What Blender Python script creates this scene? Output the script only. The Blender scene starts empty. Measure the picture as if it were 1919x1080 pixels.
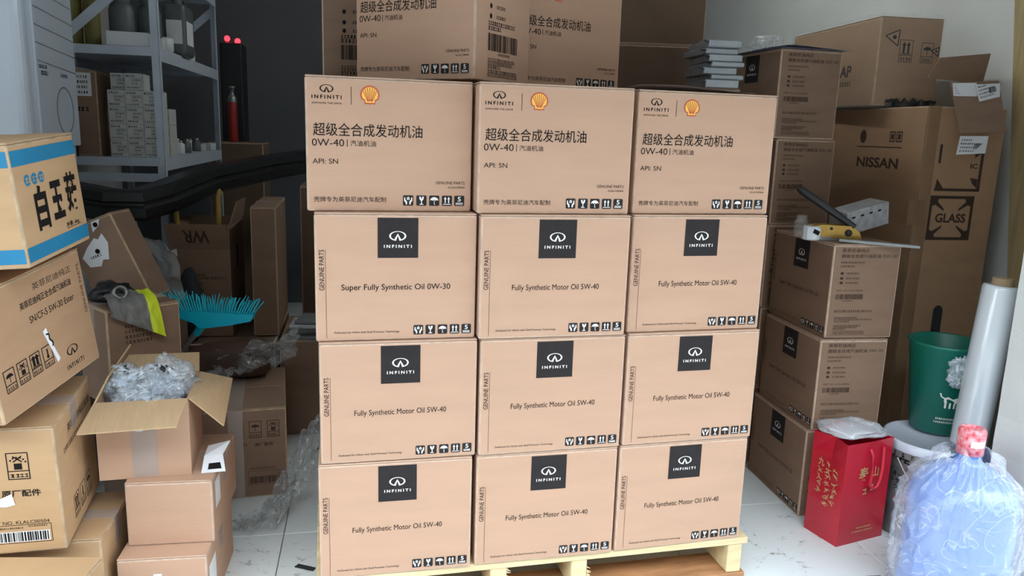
import bpy, bmesh, math, random
from mathutils import Vector, Matrix, Euler, noise
random.seed(7)
sc = bpy.context.scene
COL = sc.collection

# ------------------------------------------------------------------ camera, sky, exposure
PHI = 0.19                                   # the room is turned this much against the camera
cam_d = bpy.data.cameras.new('camera'); cam = bpy.data.objects.new('camera', cam_d); COL.objects.link(cam)
_p, _r = 0.1966, 0.0311
_f = Vector((0, math.cos(_p), -math.sin(_p))); _rt = Vector((1, 0, 0)); _u = Vector((0, math.sin(_p), math.cos(_p)))
_r2 = _rt * math.cos(_r) + _u * math.sin(_r); _u2 = _u * math.cos(_r) - _rt * math.sin(_r)
M = Matrix((( _r2.x, _u2.x, -_f.x, 0.0), (_r2.y, _u2.y, -_f.y, 0.0), (_r2.z, _u2.z, -_f.z, 1.2534), (0, 0, 0, 1)))
cam.matrix_world = M
cam_d.sensor_width = 36.0; cam_d.lens = 1454.5 / 1919 * 36.0; cam_d.clip_start = 0.02
sc.camera = cam

world = bpy.data.worlds.new('overcast_sky'); sc.world = world; world.use_nodes = True
wn = world.node_tree; wn.nodes.clear()
w_out = wn.nodes.new('ShaderNodeOutputWorld'); w_bg = wn.nodes.new('ShaderNodeBackground')
w_tc = wn.nodes.new('ShaderNodeTexCoord'); w_sep = wn.nodes.new('ShaderNodeSeparateXYZ')
w_mr = wn.nodes.new('ShaderNodeMapRange')      # standard overcast sky: zenith three times as bright as the horizon
w_mr.inputs['From Min'].default_value = 0; w_mr.inputs['From Max'].default_value = 1
w_mr.inputs['To Min'].default_value = 0.3333; w_mr.inputs['To Max'].default_value = 1.0
w_mul = wn.nodes.new('ShaderNodeMath'); w_mul.operation = 'MULTIPLY'; w_mul.inputs[1].default_value = 10.7
wn.links.new(w_tc.outputs['Generated'], w_sep.inputs[0]); wn.links.new(w_sep.outputs['Z'], w_mr.inputs['Value'])
wn.links.new(w_mr.outputs[0], w_mul.inputs[0]); wn.links.new(w_mul.outputs[0], w_bg.inputs['Strength'])
w_bg.inputs['Color'].default_value = (0.83, 0.935, 1.0, 1)
wn.links.new(w_bg.outputs[0], w_out.inputs[0])
sc.view_settings.view_transform = 'Standard'; sc.view_settings.look = 'None'
sc.view_settings.gamma = 1.0; sc.view_settings.use_curve_mapping = False
sc.view_settings.exposure = 0.0

def RM(u, v, z=0.0):
    c, s = math.cos(PHI), math.sin(PHI)
    return Vector((u * c - v * s, u * s + v * c, z))

# ------------------------------------------------------------------ materials
def srgb(r, g, b):
    f = lambda c: ((c / 255) / 12.92 if c / 255 <= 0.04045 else ((c / 255 + 0.055) / 1.055) ** 2.4)
    return (f(r), f(g), f(b), 1)
_mats = {}
def mat(name, col, rough=0.6, metal=0.0, var=0.0, scale=8.0, bump=0.0, bscale=60.0, stretch=(1, 1, 1), var2=None, alpha=1.0, trans=0.0, emit=None, coat=0.0, spec=0.5, detail=4.0):
    if name in _mats: return _mats[name]
    m = bpy.data.materials.new(name); m.use_nodes = True; nt = m.node_tree; b = nt.nodes['Principled BSDF']
    b.inputs['Base Color'].default_value = col; b.inputs['Roughness'].default_value = rough; b.inputs['Metallic'].default_value = metal
    b.inputs['Specular IOR Level'].default_value = spec
    b.inputs['Transmission Weight'].default_value = trans; b.inputs['Coat Weight'].default_value = coat
    if emit: b.inputs['Emission Color'].default_value = emit[0]; b.inputs['Emission Strength'].default_value = emit[1]
    tc = nt.nodes.new('ShaderNodeTexCoord'); mp = nt.nodes.new('ShaderNodeMapping'); mp.inputs['Scale'].default_value = stretch
    nt.links.new(tc.outputs['Object'], mp.inputs[0])
    if var > 0:
        n = nt.nodes.new('ShaderNodeTexNoise'); n.inputs['Scale'].default_value = scale; n.inputs['Detail'].default_value = detail
        oi = nt.nodes.new('ShaderNodeObjectInfo'); ad = nt.nodes.new('ShaderNodeVectorMath'); ad.operation = 'ADD'
        cb = nt.nodes.new('ShaderNodeCombineXYZ'); sc_ = nt.nodes.new('ShaderNodeMath'); sc_.operation = 'MULTIPLY'; sc_.inputs[1].default_value = 20
        nt.links.new(oi.outputs['Random'], sc_.inputs[0]); nt.links.new(sc_.outputs[0], cb.inputs[0]); nt.links.new(sc_.outputs[0], cb.inputs[2])
        nt.links.new(mp.outputs[0], ad.inputs[0]); nt.links.new(cb.outputs[0], ad.inputs[1]); nt.links.new(ad.outputs[0], n.inputs['Vector'])
        mx = nt.nodes.new('ShaderNodeMix'); mx.data_type = 'RGBA'
        c2 = var2 or tuple(max(0, x * (1 - var)) for x in col[:3]) + (1,)
        mx.inputs[6].default_value = col; mx.inputs[7].default_value = c2
        rp = nt.nodes.new('ShaderNodeValToRGB'); rp.color_ramp.elements[0].position = 0.35; rp.color_ramp.elements[1].position = 0.75
        nt.links.new(n.outputs['Fac'], rp.inputs[0]); nt.links.new(rp.outputs[0], mx.inputs[0]); nt.links.new(mx.outputs[2], b.inputs['Base Color'])
    if bump > 0:
        n2 = nt.nodes.new('ShaderNodeTexNoise'); n2.inputs['Scale'].default_value = bscale; n2.inputs['Detail'].default_value = 3
        bp = nt.nodes.new('ShaderNodeBump'); bp.inputs['Strength'].default_value = bump; bp.inputs['Distance'].default_value = 0.004
        nt.links.new(mp.outputs[0], n2.inputs['Vector']); nt.links.new(n2.outputs['Fac'], bp.inputs['Height']); nt.links.new(bp.outputs[0], b.inputs['Normal'])
    if alpha < 1: b.inputs['Alpha'].default_value = alpha
    _mats[name] = m
    return m
def film_mat(name, col, alpha, rough=0.12, bump=0.35, bscale=25.0, crease=((11.0, .022, 0.0), (23.0, .030, 7.0)), gain=.38):
    if name in _mats: return _mats[name]
    m = mat(name, col, rough, bump=bump, bscale=bscale, alpha=alpha, spec=0.9, coat=0.5)
    nt = m.node_tree; b = nt.nodes['Principled BSDF']          # film turns whiter and more opaque along its creases
    geo = nt.nodes.new('ShaderNodeNewGeometry'); acc = None
    for sc_, w_, off in crease:
        mp = nt.nodes.new('ShaderNodeMapping'); mp.inputs['Location'].default_value = (off, off, off); mp.inputs['Scale'].default_value = (1, 1, 1.7)
        n = nt.nodes.new('ShaderNodeTexNoise'); n.inputs['Scale'].default_value = sc_; n.inputs['Detail'].default_value = 1.5
        n.inputs['Distortion'].default_value = 0.8
        d = nt.nodes.new('ShaderNodeMath'); d.operation = 'SUBTRACT'; d.inputs[1].default_value = .5
        a_ = nt.nodes.new('ShaderNodeMath'); a_.operation = 'ABSOLUTE'
        r = nt.nodes.new('ShaderNodeMapRange'); r.inputs['From Min'].default_value = 0; r.inputs['From Max'].default_value = w_; r.inputs['To Min'].default_value = min(.8, alpha + gain); r.inputs['To Max'].default_value = alpha
        nt.links.new(geo.outputs['Position'], mp.inputs[0]); nt.links.new(mp.outputs[0], n.inputs['Vector']); nt.links.new(n.outputs['Fac'], d.inputs[0]); nt.links.new(d.outputs[0], a_.inputs[0]); nt.links.new(a_.outputs[0], r.inputs['Value'])
        if acc is None: acc = r.outputs[0]
        else:
            mxm = nt.nodes.new('ShaderNodeMath'); mxm.operation = 'MAXIMUM'; nt.links.new(acc, mxm.inputs[0]); nt.links.new(r.outputs[0], mxm.inputs[1]); acc = mxm.outputs[0]
    if bump > 0: nt.links.new(acc, b.inputs['Alpha'])
    return m

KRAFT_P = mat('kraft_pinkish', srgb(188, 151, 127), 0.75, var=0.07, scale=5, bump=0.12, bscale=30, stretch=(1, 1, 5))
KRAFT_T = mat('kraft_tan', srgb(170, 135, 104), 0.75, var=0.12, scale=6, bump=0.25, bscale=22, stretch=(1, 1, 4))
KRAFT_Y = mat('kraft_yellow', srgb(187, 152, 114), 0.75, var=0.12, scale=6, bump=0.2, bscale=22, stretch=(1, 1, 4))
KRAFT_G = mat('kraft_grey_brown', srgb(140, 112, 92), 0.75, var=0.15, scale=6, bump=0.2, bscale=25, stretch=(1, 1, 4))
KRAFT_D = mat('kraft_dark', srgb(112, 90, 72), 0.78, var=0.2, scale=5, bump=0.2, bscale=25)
KRAFT_IN = mat('kraft_inside', srgb(190, 160, 124), 0.8, var=0.1, scale=14, bump=0.35, bscale=50, stretch=(8, 1, 1))
EDGE = mat('worn_liner_edge', srgb(200, 172, 152), 0.8, var=0.25, scale=40)
EDGE_T = mat('worn_tan_edge', srgb(190, 164, 134), 0.8, var=0.3, scale=40)
INK = mat('black_ink', srgb(26, 22, 22), 0.8, spec=0.15)
INK_B = mat('faded_ink', srgb(72, 56, 48), 0.8, spec=0.15)
PATCH = mat('charcoal_ink', srgb(45, 41, 42), 0.75, var=0.2, scale=30, spec=0.2)
WHITE_INK = mat('white_ink', srgb(226, 222, 220), 0.6)
RED_INK = mat('red_ink', srgb(190, 66, 50), 0.6)
YEL_INK = mat('yellow_ink', srgb(236, 186, 80), 0.6)
BLUE_INK = mat('blue_ink', srgb(28, 122, 164), 0.6, var=0.12, scale=12)
PAPER = mat('white_paper', srgb(225, 226, 230), 0.7, var=0.08, scale=20)
TAPE = mat('clear_packing_tape', srgb(222, 204, 196), 0.28, alpha=0.40, bump=0.4, bscale=40, spec=0.7)
FILM = film_mat('clear_film', (0.8, 0.84, 0.86, 1), 0.30)
FILM_D = film_mat('greyish_film', (0.5, 0.52, 0.53, 1), 0.25, 0.08)
FILM_X = mat('thin_wrap_film', (0.8, 0.82, 0.84, 1), 0.08, bump=.4, bscale=30, alpha=.08, spec=.9)
FILM_B = film_mat('parts_bag_film', (0.75, 0.82, 0.9, 1), 0.30, 0.10, 0.6, 60.0)
FILM_W = film_mat('white_film', (0.78, 0.82, 0.88, 1), 0.50, 0.2, 0.5, 20.0, ((6.0, .014, 0.0), (12.0, .012, 7.0)), .28)
BUBBLE = mat('bubble_wrap_plastic', (0.55, 0.57, 0.6, 1), 0.2, alpha=0.55, bump=1.0, bscale=120)
STEEL_P = mat('pale_grey_paint', srgb(196, 206, 220), 0.45, var=0.12, scale=10)
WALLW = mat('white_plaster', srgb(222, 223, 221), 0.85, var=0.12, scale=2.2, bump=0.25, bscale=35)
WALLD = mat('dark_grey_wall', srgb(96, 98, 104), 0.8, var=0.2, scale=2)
CEIL = mat('grey_ceiling', srgb(150, 150, 148), 0.9)
GROUND = mat('street_concrete', srgb(150, 150, 148), 0.9, var=0.2, scale=3)
GROUT = mat('grey_grout', srgb(120, 120, 118), 0.9)
WOODP = mat('pale_pine', srgb(226, 204, 160), 0.7, var=0.25, scale=6, stretch=(1, 8, 8), bump=0.3, bscale=20)
WOODR = mat('reddish_pine', srgb(186, 134, 92), 0.7, var=0.55, scale=3, stretch=(2, 9, 9), bump=0.3, bscale=20, detail=7)
PLY = mat('yellow_plank', srgb(188, 166, 122), 0.7, var=0.25, scale=5, stretch=(9, 9, 1))
BLACKP = mat('black_plastic', srgb(30, 31, 34), 0.38, var=0.2, scale=6)
DARKM = mat('dark_matte', srgb(40, 42, 46), 0.8)
WHITEP = mat('white_plastic', srgb(216, 220, 224), 0.35)
ACW = mat('white_enamel', srgb(190, 200, 213), 0.28, coat=0.4)
TEAL = mat('teal_plastic', srgb(0, 158, 182), 0.35)
TEALB = mat('teal_bristle', srgb(20, 176, 196), 0.5)
GREENP = mat('green_plastic', srgb(14, 104, 88), 0.38, var=0.08, scale=4)
REDPAPER = mat('glossy_red_paper', srgb(186, 24, 48), 0.22, var=0.12, scale=4, coat=0.3)
GOLDF = mat('gold_foil', srgb(224, 196, 140), 0.35, metal=0.6)
REDR = mat('red_rope', srgb(206, 40, 62), 0.6)
STEEL = mat('dull_steel', srgb(150, 150, 150), 0.4, metal=0.7, var=0.2, scale=12)
DRUM = mat('grey_drum_paint', srgb(128, 124, 126), 0.35, metal=0.35, var=0.12, scale=6)
BRASS = mat('zinc_yellow', srgb(178, 142, 72), 0.35, metal=0.7, var=0.25, scale=15)
SILVER = mat('silver_foil_pack', srgb(176, 182, 188), 0.3, metal=0.35, var=0.2, scale=14, bump=0.6, bscale=40)
HIVIS = mat('hi_vis_yellow', srgb(206, 222, 40), 0.6)
REFL = mat('grey_reflective_cloth', srgb(122, 120, 118), 0.5, var=0.3, scale=9, bump=0.3, bscale=25)
OLIVE = mat('olive_bottle', srgb(118, 110, 54), 0.5, var=0.2, scale=5)
GREYJ = mat('grey_jar', srgb(90, 98, 98), 0.5, var=0.2, scale=5)
LEATHER = mat('brown_leatherette', srgb(84, 62, 52), 0.45, var=0.2, scale=8, bump=0.3, bscale=30)
LEDR = mat('red_led', (1, 0.02, 0.02, 1), 0.4, emit=((1, 0.02, 0.03, 1), 6.0))
WATERB = mat('blue_polycarbonate', srgb(96, 138, 216), 0.18, trans=0.15, spec=0.6)
CAPR = mat('red_cap_film', srgb(206, 38, 60), 0.35, var=0.5, scale=60, var2=srgb(232, 196, 204))
ROLLF = mat('stretch_film_roll_plastic', srgb(206, 212, 218), 0.18, coat=0.6, spec=0.8, trans=0.12)
CARDTUBE = mat('cardboard_tube', srgb(150, 128, 100), 0.8)

# tile: glazed, dirty
def tile_mat():
    m = mat('white_glazed_tile', srgb(228, 233, 234), 0.3, var=0.08, scale=2.5, spec=0.5)
    nt = m.node_tree; b = nt.nodes['Principled BSDF']
    src = b.inputs['Base Color'].links[0].from_socket
    geo = nt.nodes.new('ShaderNodeNewGeometry')
    n = nt.nodes.new('ShaderNodeTexNoise'); n.inputs['Scale'].default_value = 26; n.inputs['Detail'].default_value = 6; n.inputs['Roughness'].default_value = 0.75
    n2 = nt.nodes.new('ShaderNodeTexNoise'); n2.inputs['Scale'].default_value = 3.2; n2.inputs['Detail'].default_value = 2
    nt.links.new(geo.outputs['Position'], n.inputs['Vector']); nt.links.new(geo.outputs['Position'], n2.inputs['Vector'])
    r = nt.nodes.new('ShaderNodeValToRGB'); r.color_ramp.elements[0].position = 0.56; r.color_ramp.elements[1].position = 0.70
    r2 = nt.nodes.new('ShaderNodeValToRGB'); r2.color_ramp.elements[0].position = 0.46; r2.color_ramp.elements[1].position = 0.62
    mu = nt.nodes.new('ShaderNodeMath'); mu.operation = 'MULTIPLY'
    nt.links.new(n.outputs['Fac'], r.inputs[0]); nt.links.new(n2.outputs['Fac'], r2.inputs[0])
    nt.links.new(r.outputs[0], mu.inputs[0]); nt.links.new(r2.outputs[0], mu.inputs[1])
    mx = nt.nodes.new('ShaderNodeMix'); mx.data_type = 'RGBA'; mx.inputs[7].default_value = srgb(70, 68, 64)
    nt.links.new(mu.outputs[0], mx.inputs[0]); nt.links.new(src, mx.inputs[6]); nt.links.new(mx.outputs[2], b.inputs['Base Color'])
    return m
TILE = tile_mat()

# ------------------------------------------------------------------ mesh builder
class MB:
    def __init__(self): self.v = []; self.f = []; self.m = []; self.sm = []
    def add(self, vs, fs, mi=0, smooth=False):
        o = len(self.v); self.v += [tuple(p) for p in vs]
        for f in fs: self.f.append([i + o for i in f]); self.m.append(mi); self.sm.append(smooth)
        return self
    def box(self, x0, x1, y0, y1, z0, z1, mi=0, X=None):
        vs = [Vector((x, y, z)) for z in (z0, z1) for y in (y0, y1) for x in (x0, x1)]
        if X: vs = [X @ p for p in vs]
        return self.add(vs, [(0, 2, 3, 1), (4, 5, 7, 6), (0, 1, 5, 4), (2, 6, 7, 3), (0, 4, 6, 2), (1, 3, 7, 5)], mi)
    def quad(self, a, b, c, d, mi=0): return self.add([a, b, c, d], [(0, 1, 2, 3)], mi)
    def slab(self, pts, off, mi=0):        # a polygon thickened by the vector off
        n = len(pts); off = Vector(off); vs = [Vector(p) for p in pts] + [Vector(p) + off for p in pts]
        fs = [tuple(reversed(range(n))), tuple(range(n, 2 * n))] + [(i, (i + 1) % n, n + (i + 1) % n, n + i) for i in range(n)]
        return self.add(vs, fs, mi)
    def lathe(self, prof, n=32, mi=0, X=None, smooth=True, closed=False):
        vs = []; k = len(prof)
        for i in range(n):
            a = 2 * math.pi * i / n
            for r, z in prof:
                p = Vector((r * math.cos(a), r * math.sin(a), z)); vs.append(X @ p if X else p)
        fs = []
        for i in range(n):
            j = (i + 1) % n
            for q in range(k - 1): fs.append((i * k + q, j * k + q, j * k + q + 1, i * k + q + 1))
        return self.add(vs, fs, mi, smooth)
    def tube(self, path, r, n=8, mi=0, smooth=True, sec=None, caps=True):
        P = [Vector(p) for p in path]; k = len(P); rings = []
        up = Vector((0, 0, 1))
        for i, p in enumerate(P):
            t = (P[min(i + 1, k - 1)] - P[max(i - 1, 0)]).normalized()
            a = t.cross(up)
            if a.length < 1e-3: a = t.cross(Vector((0, 1, 0)))
            a.normalize(); b = a.cross(t).normalized()
            rr = r[i] if isinstance(r, (list, tuple)) else r
            if sec: rings.append([p + a * sx + b * sz for sx, sz in sec])
            else: rings.append([p + (a * math.cos(2 * math.pi * j / n) + b * math.sin(2 * math.pi * j / n)) * rr for j in range(n)])
        n = len(rings[0]); vs = [q for rg in rings for q in rg]
        fs = [(i * n + j, i * n + (j + 1) % n, (i + 1) * n + (j + 1) % n, (i + 1) * n + j) for i in range(k - 1) for j in range(n)]
        self.add(vs, fs, mi, smooth)
        if caps: self.add(rings[0], [tuple(reversed(range(n)))], mi); self.add(rings[-1], [tuple(range(n))], mi)
        return self
    def grid(self, fn, nu, nv, mi=0, smooth=True):
        vs = [fn(i / nu, j / nv) for j in range(nv + 1) for i in range(nu + 1)]
        fs = [(j * (nu + 1) + i, j * (nu + 1) + i + 1, (j + 1) * (nu + 1) + i + 1, (j + 1) * (nu + 1) + i) for j in range(nv) for i in range(nu)]
        return self.add(vs, fs, mi, smooth)
    def mesh(self, name, mats):
        me = bpy.data.meshes.new(name); me.from_pydata(self.v, [], self.f)
        for m in (mats if isinstance(mats, (list, tuple)) else [mats]): me.materials.append(m)
        me.polygons.foreach_set('material_index', self.m); me.polygons.foreach_set('use_smooth', self.sm); me.update()
        return me
    def build(self, name, mats, parent=None, *a, **kw): return link(name, self.mesh(name, mats), parent, *a, **kw)

def link(name, me, parent=None, loc=None, rot=None, label=None, cat=None, group=None, kind=None):
    o = bpy.data.objects.new(name, me); COL.objects.link(o)
    if parent is not None: o.parent = parent
    if loc is not None: o.location = loc
    if rot is not None: o.rotation_euler = rot
    for k, v in (('label', label), ('category', cat), ('group', group), ('kind', kind)):
        if v: o[k] = v
    return o
def empty(name, loc, rot=(0, 0, 0), label=None, cat=None, group=None):
    return link(name, None, None, loc, rot, label, cat, group)

_bev = {}
def rbox(w, d, h, r=0.004, seg=2, z0=0.0):
    """rounded box mesh data: slot 0 faces, slot 1 the worn rounded edges"""
    key = (round(w, 4), round(d, 4), round(h, 4), r, seg, z0)
    if key in _bev: return _bev[key]
    bm = bmesh.new(); bmesh.ops.create_cube(bm, size=1.0)
    for v in bm.verts: v.co = Vector(((v.co.x + .5) * w, (v.co.y + .5) * d, (v.co.z + .5) * h + z0))
    bmesh.ops.bevel(bm, geom=bm.edges[:] + bm.verts[:], offset=r, segments=seg, profile=0.5, affect='EDGES')
    vs = [v.co.copy() for v in bm.verts]; bm.verts.index_update()
    fs = [[v.index for v in f.verts] for f in bm.faces]
    mi = [0 if max(abs(c) for c in f.normal) > 0.999 else 1 for f in bm.faces]; bm.free()
    _bev[key] = (vs, fs, mi); return _bev[key]
def add_rbox(mb, w, d, h, r=0.004, seg=2, X=None, mi=0, me_=None, z0=0.0):
    vs, fs, ms = rbox(w, d, h, r, seg, z0); o = len(mb.v)
    mb.v += [tuple(X @ v) if X else tuple(v) for v in vs]
    for f, m in zip(fs, ms): mb.f.append([i + o for i in f]); mb.m.append((mi if me_ is None else (mi if m == 0 else me_))); mb.sm.append(False)
    return mb

# ------------------------------------------------------------------ flat print
_tx = {}
def text2d(s, bold=0.0, space=1.0):
    k = (s, bold, space)
    if k in _tx: return _tx[k]
    c = bpy.data.curves.new('t', 'FONT'); c.body = s; c.offset = bold; c.space_character = space; c.resolution_u = 3
    o = bpy.data.objects.new('t', c); COL.objects.link(o)
    dg = bpy.context.evaluated_depsgraph_get(); me = bpy.data.meshes.new_from_object(o.evaluated_get(dg))
    vs = [(v.co.x, v.co.y) for v in me.vertices]; fs = [list(p.vertices) for p in me.polygons]
    bpy.data.objects.remove(o); bpy.data.curves.remove(c); bpy.data.meshes.remove(me)
    _tx[k] = (vs, fs); return _tx[k]
class Ink:
    """2-D print in metres on a face; lift = how far above the face"""
    def __init__(self): self.v = []; self.f = []; self.m = []
    def raw(self, vs, fs, mi=0, lift=0.0):
        o = len(self.v); self.v += [(x, y, lift) for x, y in vs]
        for f in fs: self.f.append([i + o for i in f]); self.m.append(mi)
    def poly(self, pts, mi=0, lift=0.0): self.raw(pts, [list(range(len(pts)))], mi, lift)
    def rect(self, x0, x1, y0, y1, mi=0, lift=0.0): self.poly([(x0, y0), (x1, y0), (x1, y1), (x0, y1)], mi, lift)
    def frame(self, x0, x1, y0, y1, t, mi=0, lift=0.0):
        self.rect(x0, x1, y0, y0 + t, mi, lift); self.rect(x0, x1, y1 - t, y1, mi, lift); self.rect(x0, x0 + t, y0 + t, y1 - t, mi, lift); self.rect(x1 - t, x1, y0 + t, y1 - t, mi, lift)
    def disc(self, cx, cy, rx, ry=None, mi=0, lift=0.0, n=24, a0=0.0, a1=2 * math.pi):
        ry = ry or rx; full = abs(a1 - a0) > 6.28
        k = n if full else n + 1
        self.poly([(cx + rx * math.cos(a0 + (a1 - a0) * i / n), cy + ry * math.sin(a0 + (a1 - a0) * i / n)) for i in range(k)], mi, lift)
    def stroke(self, pts, w, mi=0, lift=0.0):
        for (x0, y0), (x1, y1) in zip(pts[:-1], pts[1:]):
            l = math.hypot(x1 - x0, y1 - y0) or 1; nx, ny = -(y1 - y0) / l * w / 2, (x1 - x0) / l * w / 2
            self.poly([(x0 + nx, y0 + ny), (x0 - nx, y0 - ny), (x1 - nx, y1 - ny), (x1 + nx, y1 + ny)], mi, lift)
    def text(self, s, x0, x1, yc, h=None, bold=0.0, mi=0, lift=0.0, rot=False, space=1.0, flip=False):
        """fit s between x0 and x1, centred on yc with height h; rot: runs upwards (x0..x1 are then y), yc the x centre"""
        vs, fs = text2d(s, bold, space)
        xa, xb = min(p[0] for p in vs), max(p[0] for p in vs); ya, yb = min(p[1] for p in vs), max(p[1] for p in vs)
        sx = (x1 - x0) / (xb - xa); sy = (h / (yb - ya)) if h else sx; ym = (ya + yb) / 2
        q = [(x0 + (x - xa) * sx, (y - ym) * sy) for x, y in vs]
        if flip: q = [(x1 + x0 - x, -y) for x, y in q]
        if rot: q = [(yc - y, x) for x, y in q]
        else: q = [(x, y + yc) for x, y in q]
        self.raw(q, fs, mi, lift)
    def lines(self, x0, x1, y, h, mi=0, seed=0, gap=0.25):
        """a line of lettering too small to read"""
        rr = random.Random(seed); x = x0
        while x < x1 - h * 0.3:
            wd = min(h * rr.uniform(0.6, 0.95), x1 - x)
            self.rect(x, x + wd, y - h / 2, y - h / 2 + h * 0.22, mi); self.rect(x, x + wd * 0.9, y + h * 0.2, y + h * 0.42, mi)
            self.rect(x + wd * rr.uniform(0.2, 0.6), x + wd * rr.uniform(0.65, 0.8), y - h / 2, y + h / 2, mi, 0.00005)
            x += wd + h * gap * rr.uniform(0.6, 1.4)
    def bars(self, x0, x1, y0, y1, mi=0, seed=1):
        rr = random.Random(seed); x = x0; k = (x1 - x0) / 95
        while x < x1:
            wd = k * rr.choice((1, 1, 2, 3)); self.rect(x, min(x + wd, x1), y0, y1, mi); x += wd + k * rr.choice((1, 1, 2))
    def mesh(self, name, mats):
        me = bpy.data.meshes.new(name); me.from_pydata(self.v, [], self.f)
        for m in (mats if isinstance(mats, (list, tuple)) else [mats]): me.materials.append(m)
        me.polygons.foreach_set('material_index', self.m); me.update(); return me
def facemat(face, w, d, h, lift=0.0006):
    """local frame of a carton face: x across, y up, z out"""
    if face == 'front': X = Matrix(((1, 0, 0, 0), (0, 0, -1, -lift), (0, 1, 0, 0), (0, 0, 0, 1)))
    elif face == 'right': X = Matrix(((0, 0, 1, w + lift), (1, 0, 0, 0), (0, 1, 0, 0), (0, 0, 0, 1)))
    elif face == 'left': X = Matrix(((0, 0, -1, -lift), (-1, 0, 0, d), (0, 1, 0, 0), (0, 0, 0, 1)))
    else: X = Matrix(((1, 0, 0, 0), (0, 1, 0, 0), (0, 0, 1, h + lift), (0, 0, 0, 1)))
    return X
def put(name, me, parent, X, **kw):
    o = link(name, me, parent, **kw); o.matrix_local = X; return o

def emblem(ink, cx, cy, w, mi=0, lift=0.0):
    """oval with a road running to a peak"""
    a, b = w / 2, w * 0.29; n = 34; t0, t1 = math.radians(-62), math.radians(242)
    pts = []
    for i in range(n + 1):
        t = t0 + (t1 - t0) * i / n
        th = 0.10 + 0.10 * abs(math.cos(t)) ** 1.5
        pts.append(((cx + a * math.cos(t), cy + b * math.sin(t)), (cx + a * (1 - th) * math.cos(t), cy + b * (1 - 0.9 * th - 0.06) * math.sin(t) + b * .02)))
    for p, q in zip(pts[:-1], pts[1:]): ink.poly([p[0], q[0], q[1], p[1]], mi, lift)
    for s in (-1, 1):
        P = [(s * .47, -.88), (s * .20, -.97), (0, .10), (0, .52)]
        P = [(cx + x * a, cy + y * b) for x, y in P]
        ink.poly(P if s < 0 else P[::-1], mi, lift + 0.00004)
def pecten(ink, cx, cy, w):
    r = w / 2
    def outline(k):
        P = []
        for i in range(21):
            t = math.radians(205 - 230 * i / 20); sc_ = 1 + 0.03 * math.cos(i * math.pi)
            P.append((cx + r * k * sc_ * math.cos(t), cy + r * .05 + r * k * .95 * sc_ * math.sin(t)))
        s = k
        P += [(cx + r * .50 * s, cy - r * .62 * s), (cx + r * .58 * s, cy - r * .68 * s), (cx + r * .54 * s, cy - r * .92 * s), (cx + r * .2 * s, cy - r * .88 * s), (cx, cy - r * .95 * s),
              (cx - r * .2 * s, cy - r * .88 * s), (cx - r * .54 * s, cy - r * .92 * s), (cx - r * .58 * s, cy - r * .68 * s), (cx - r * .50 * s, cy - r * .62 * s)]
        return P
    ink.poly(outline(1.0), 0, 0.0); ink.poly(outline(.86), 1, 0.0002)
    for i in range(7):
        t = math.radians(150 - 20 * i); e = r * .80
        ink.stroke([(cx + r * .26 * math.cos(t) * 1.0, cy - r * .62), (cx + e * math.cos(t) * 1.0, cy + r * .05 + e * .95 * math.sin(t))], r * .075, 0, 0.0004)
_icons = None
def icon_meshes():
    global _icons
    if _icons: return _icons
    out = []
    for k in range(5):
        i = Ink(); c = .12; P = []
        for cx, cy, a in ((1 - c, 1 - c, 0), (c, 1 - c, 90), (c, c, 180), (1 - c, c, 270)):
            for q in range(4): t = math.radians(a + q * 30); P.append((cx + c * math.cos(t), cy + c * math.sin(t)))
        i.poly(P, 0, 0.0); L = 0.02
        if k == 0:
            i.poly([(.5, .86), (.64, .78), (.64, .60), (.5, .52), (.36, .60), (.36, .78)], 1, L)
            i.stroke([(.36, .77), (.5, .69), (.64, .77)], .04, 0, L * 1.5); i.stroke([(.5, .69), (.5, .53)], .04, 0, L * 1.5)
            for s in (-1, 1): i.poly([(.5 + s * x, y) for x, y in ((.38, .80), (.30, .80), (.26, .55), (.12, .42), (.10, .12), (.24, .12), (.26, .30), (.40, .48))][::s], 1, L)
        elif k == 1:
            i.poly([(.28, .88), (.42, .88), (.50, .70), (.46, .62), (.58, .74), (.54, .88), (.74, .88), (.70, .62), (.55, .46), (.55, .20), (.70, .14), (.70, .10), (.30, .10), (.30, .14), (.46, .20), (.46, .46), (.32, .62)], 1, L)
        elif k == 2:
            i.disc(.5, .50, .40, .34, 1, L, 18, 0, math.pi); i.rect(.475, .525, .16, .50, 1, L); i.rect(.475, .60, .12, .17, 1, L)
            for x in (.23, .50, .77): i.disc(x, .50, .10, .06, 0, L * 1.5, 10, 0, math.pi)
        elif k == 3:
            for x in (.33, .67): i.rect(x - .055, x + .055, .26, .66, 1, L); i.poly([(x - .13, .64), (x + .13, .64), (x, .90)], 1, L)
            i.rect(.12, .88, .12, .19, 1, L)
        else:
            i.text('5', .34, .66, .66, .46, .015, 1, L); i.rect(.14, .86, .24, .31, 1, L); i.rect(.14, .86, .11, .18, 1, L)
        out.append(i.mesh('handling_symbol', [PATCH, WHITE_INK]))
    _icons = out; return out
def put_icons(parent, X, xs, y0, s, sz=1.0):
    for k, x in enumerate(xs):
        put('handling_symbol', icon_meshes()[k], parent, X @ Matrix.Translation((x, y0, 0)) @ Matrix.Diagonal((s, s * sz, 0.012, 1)))

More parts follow.
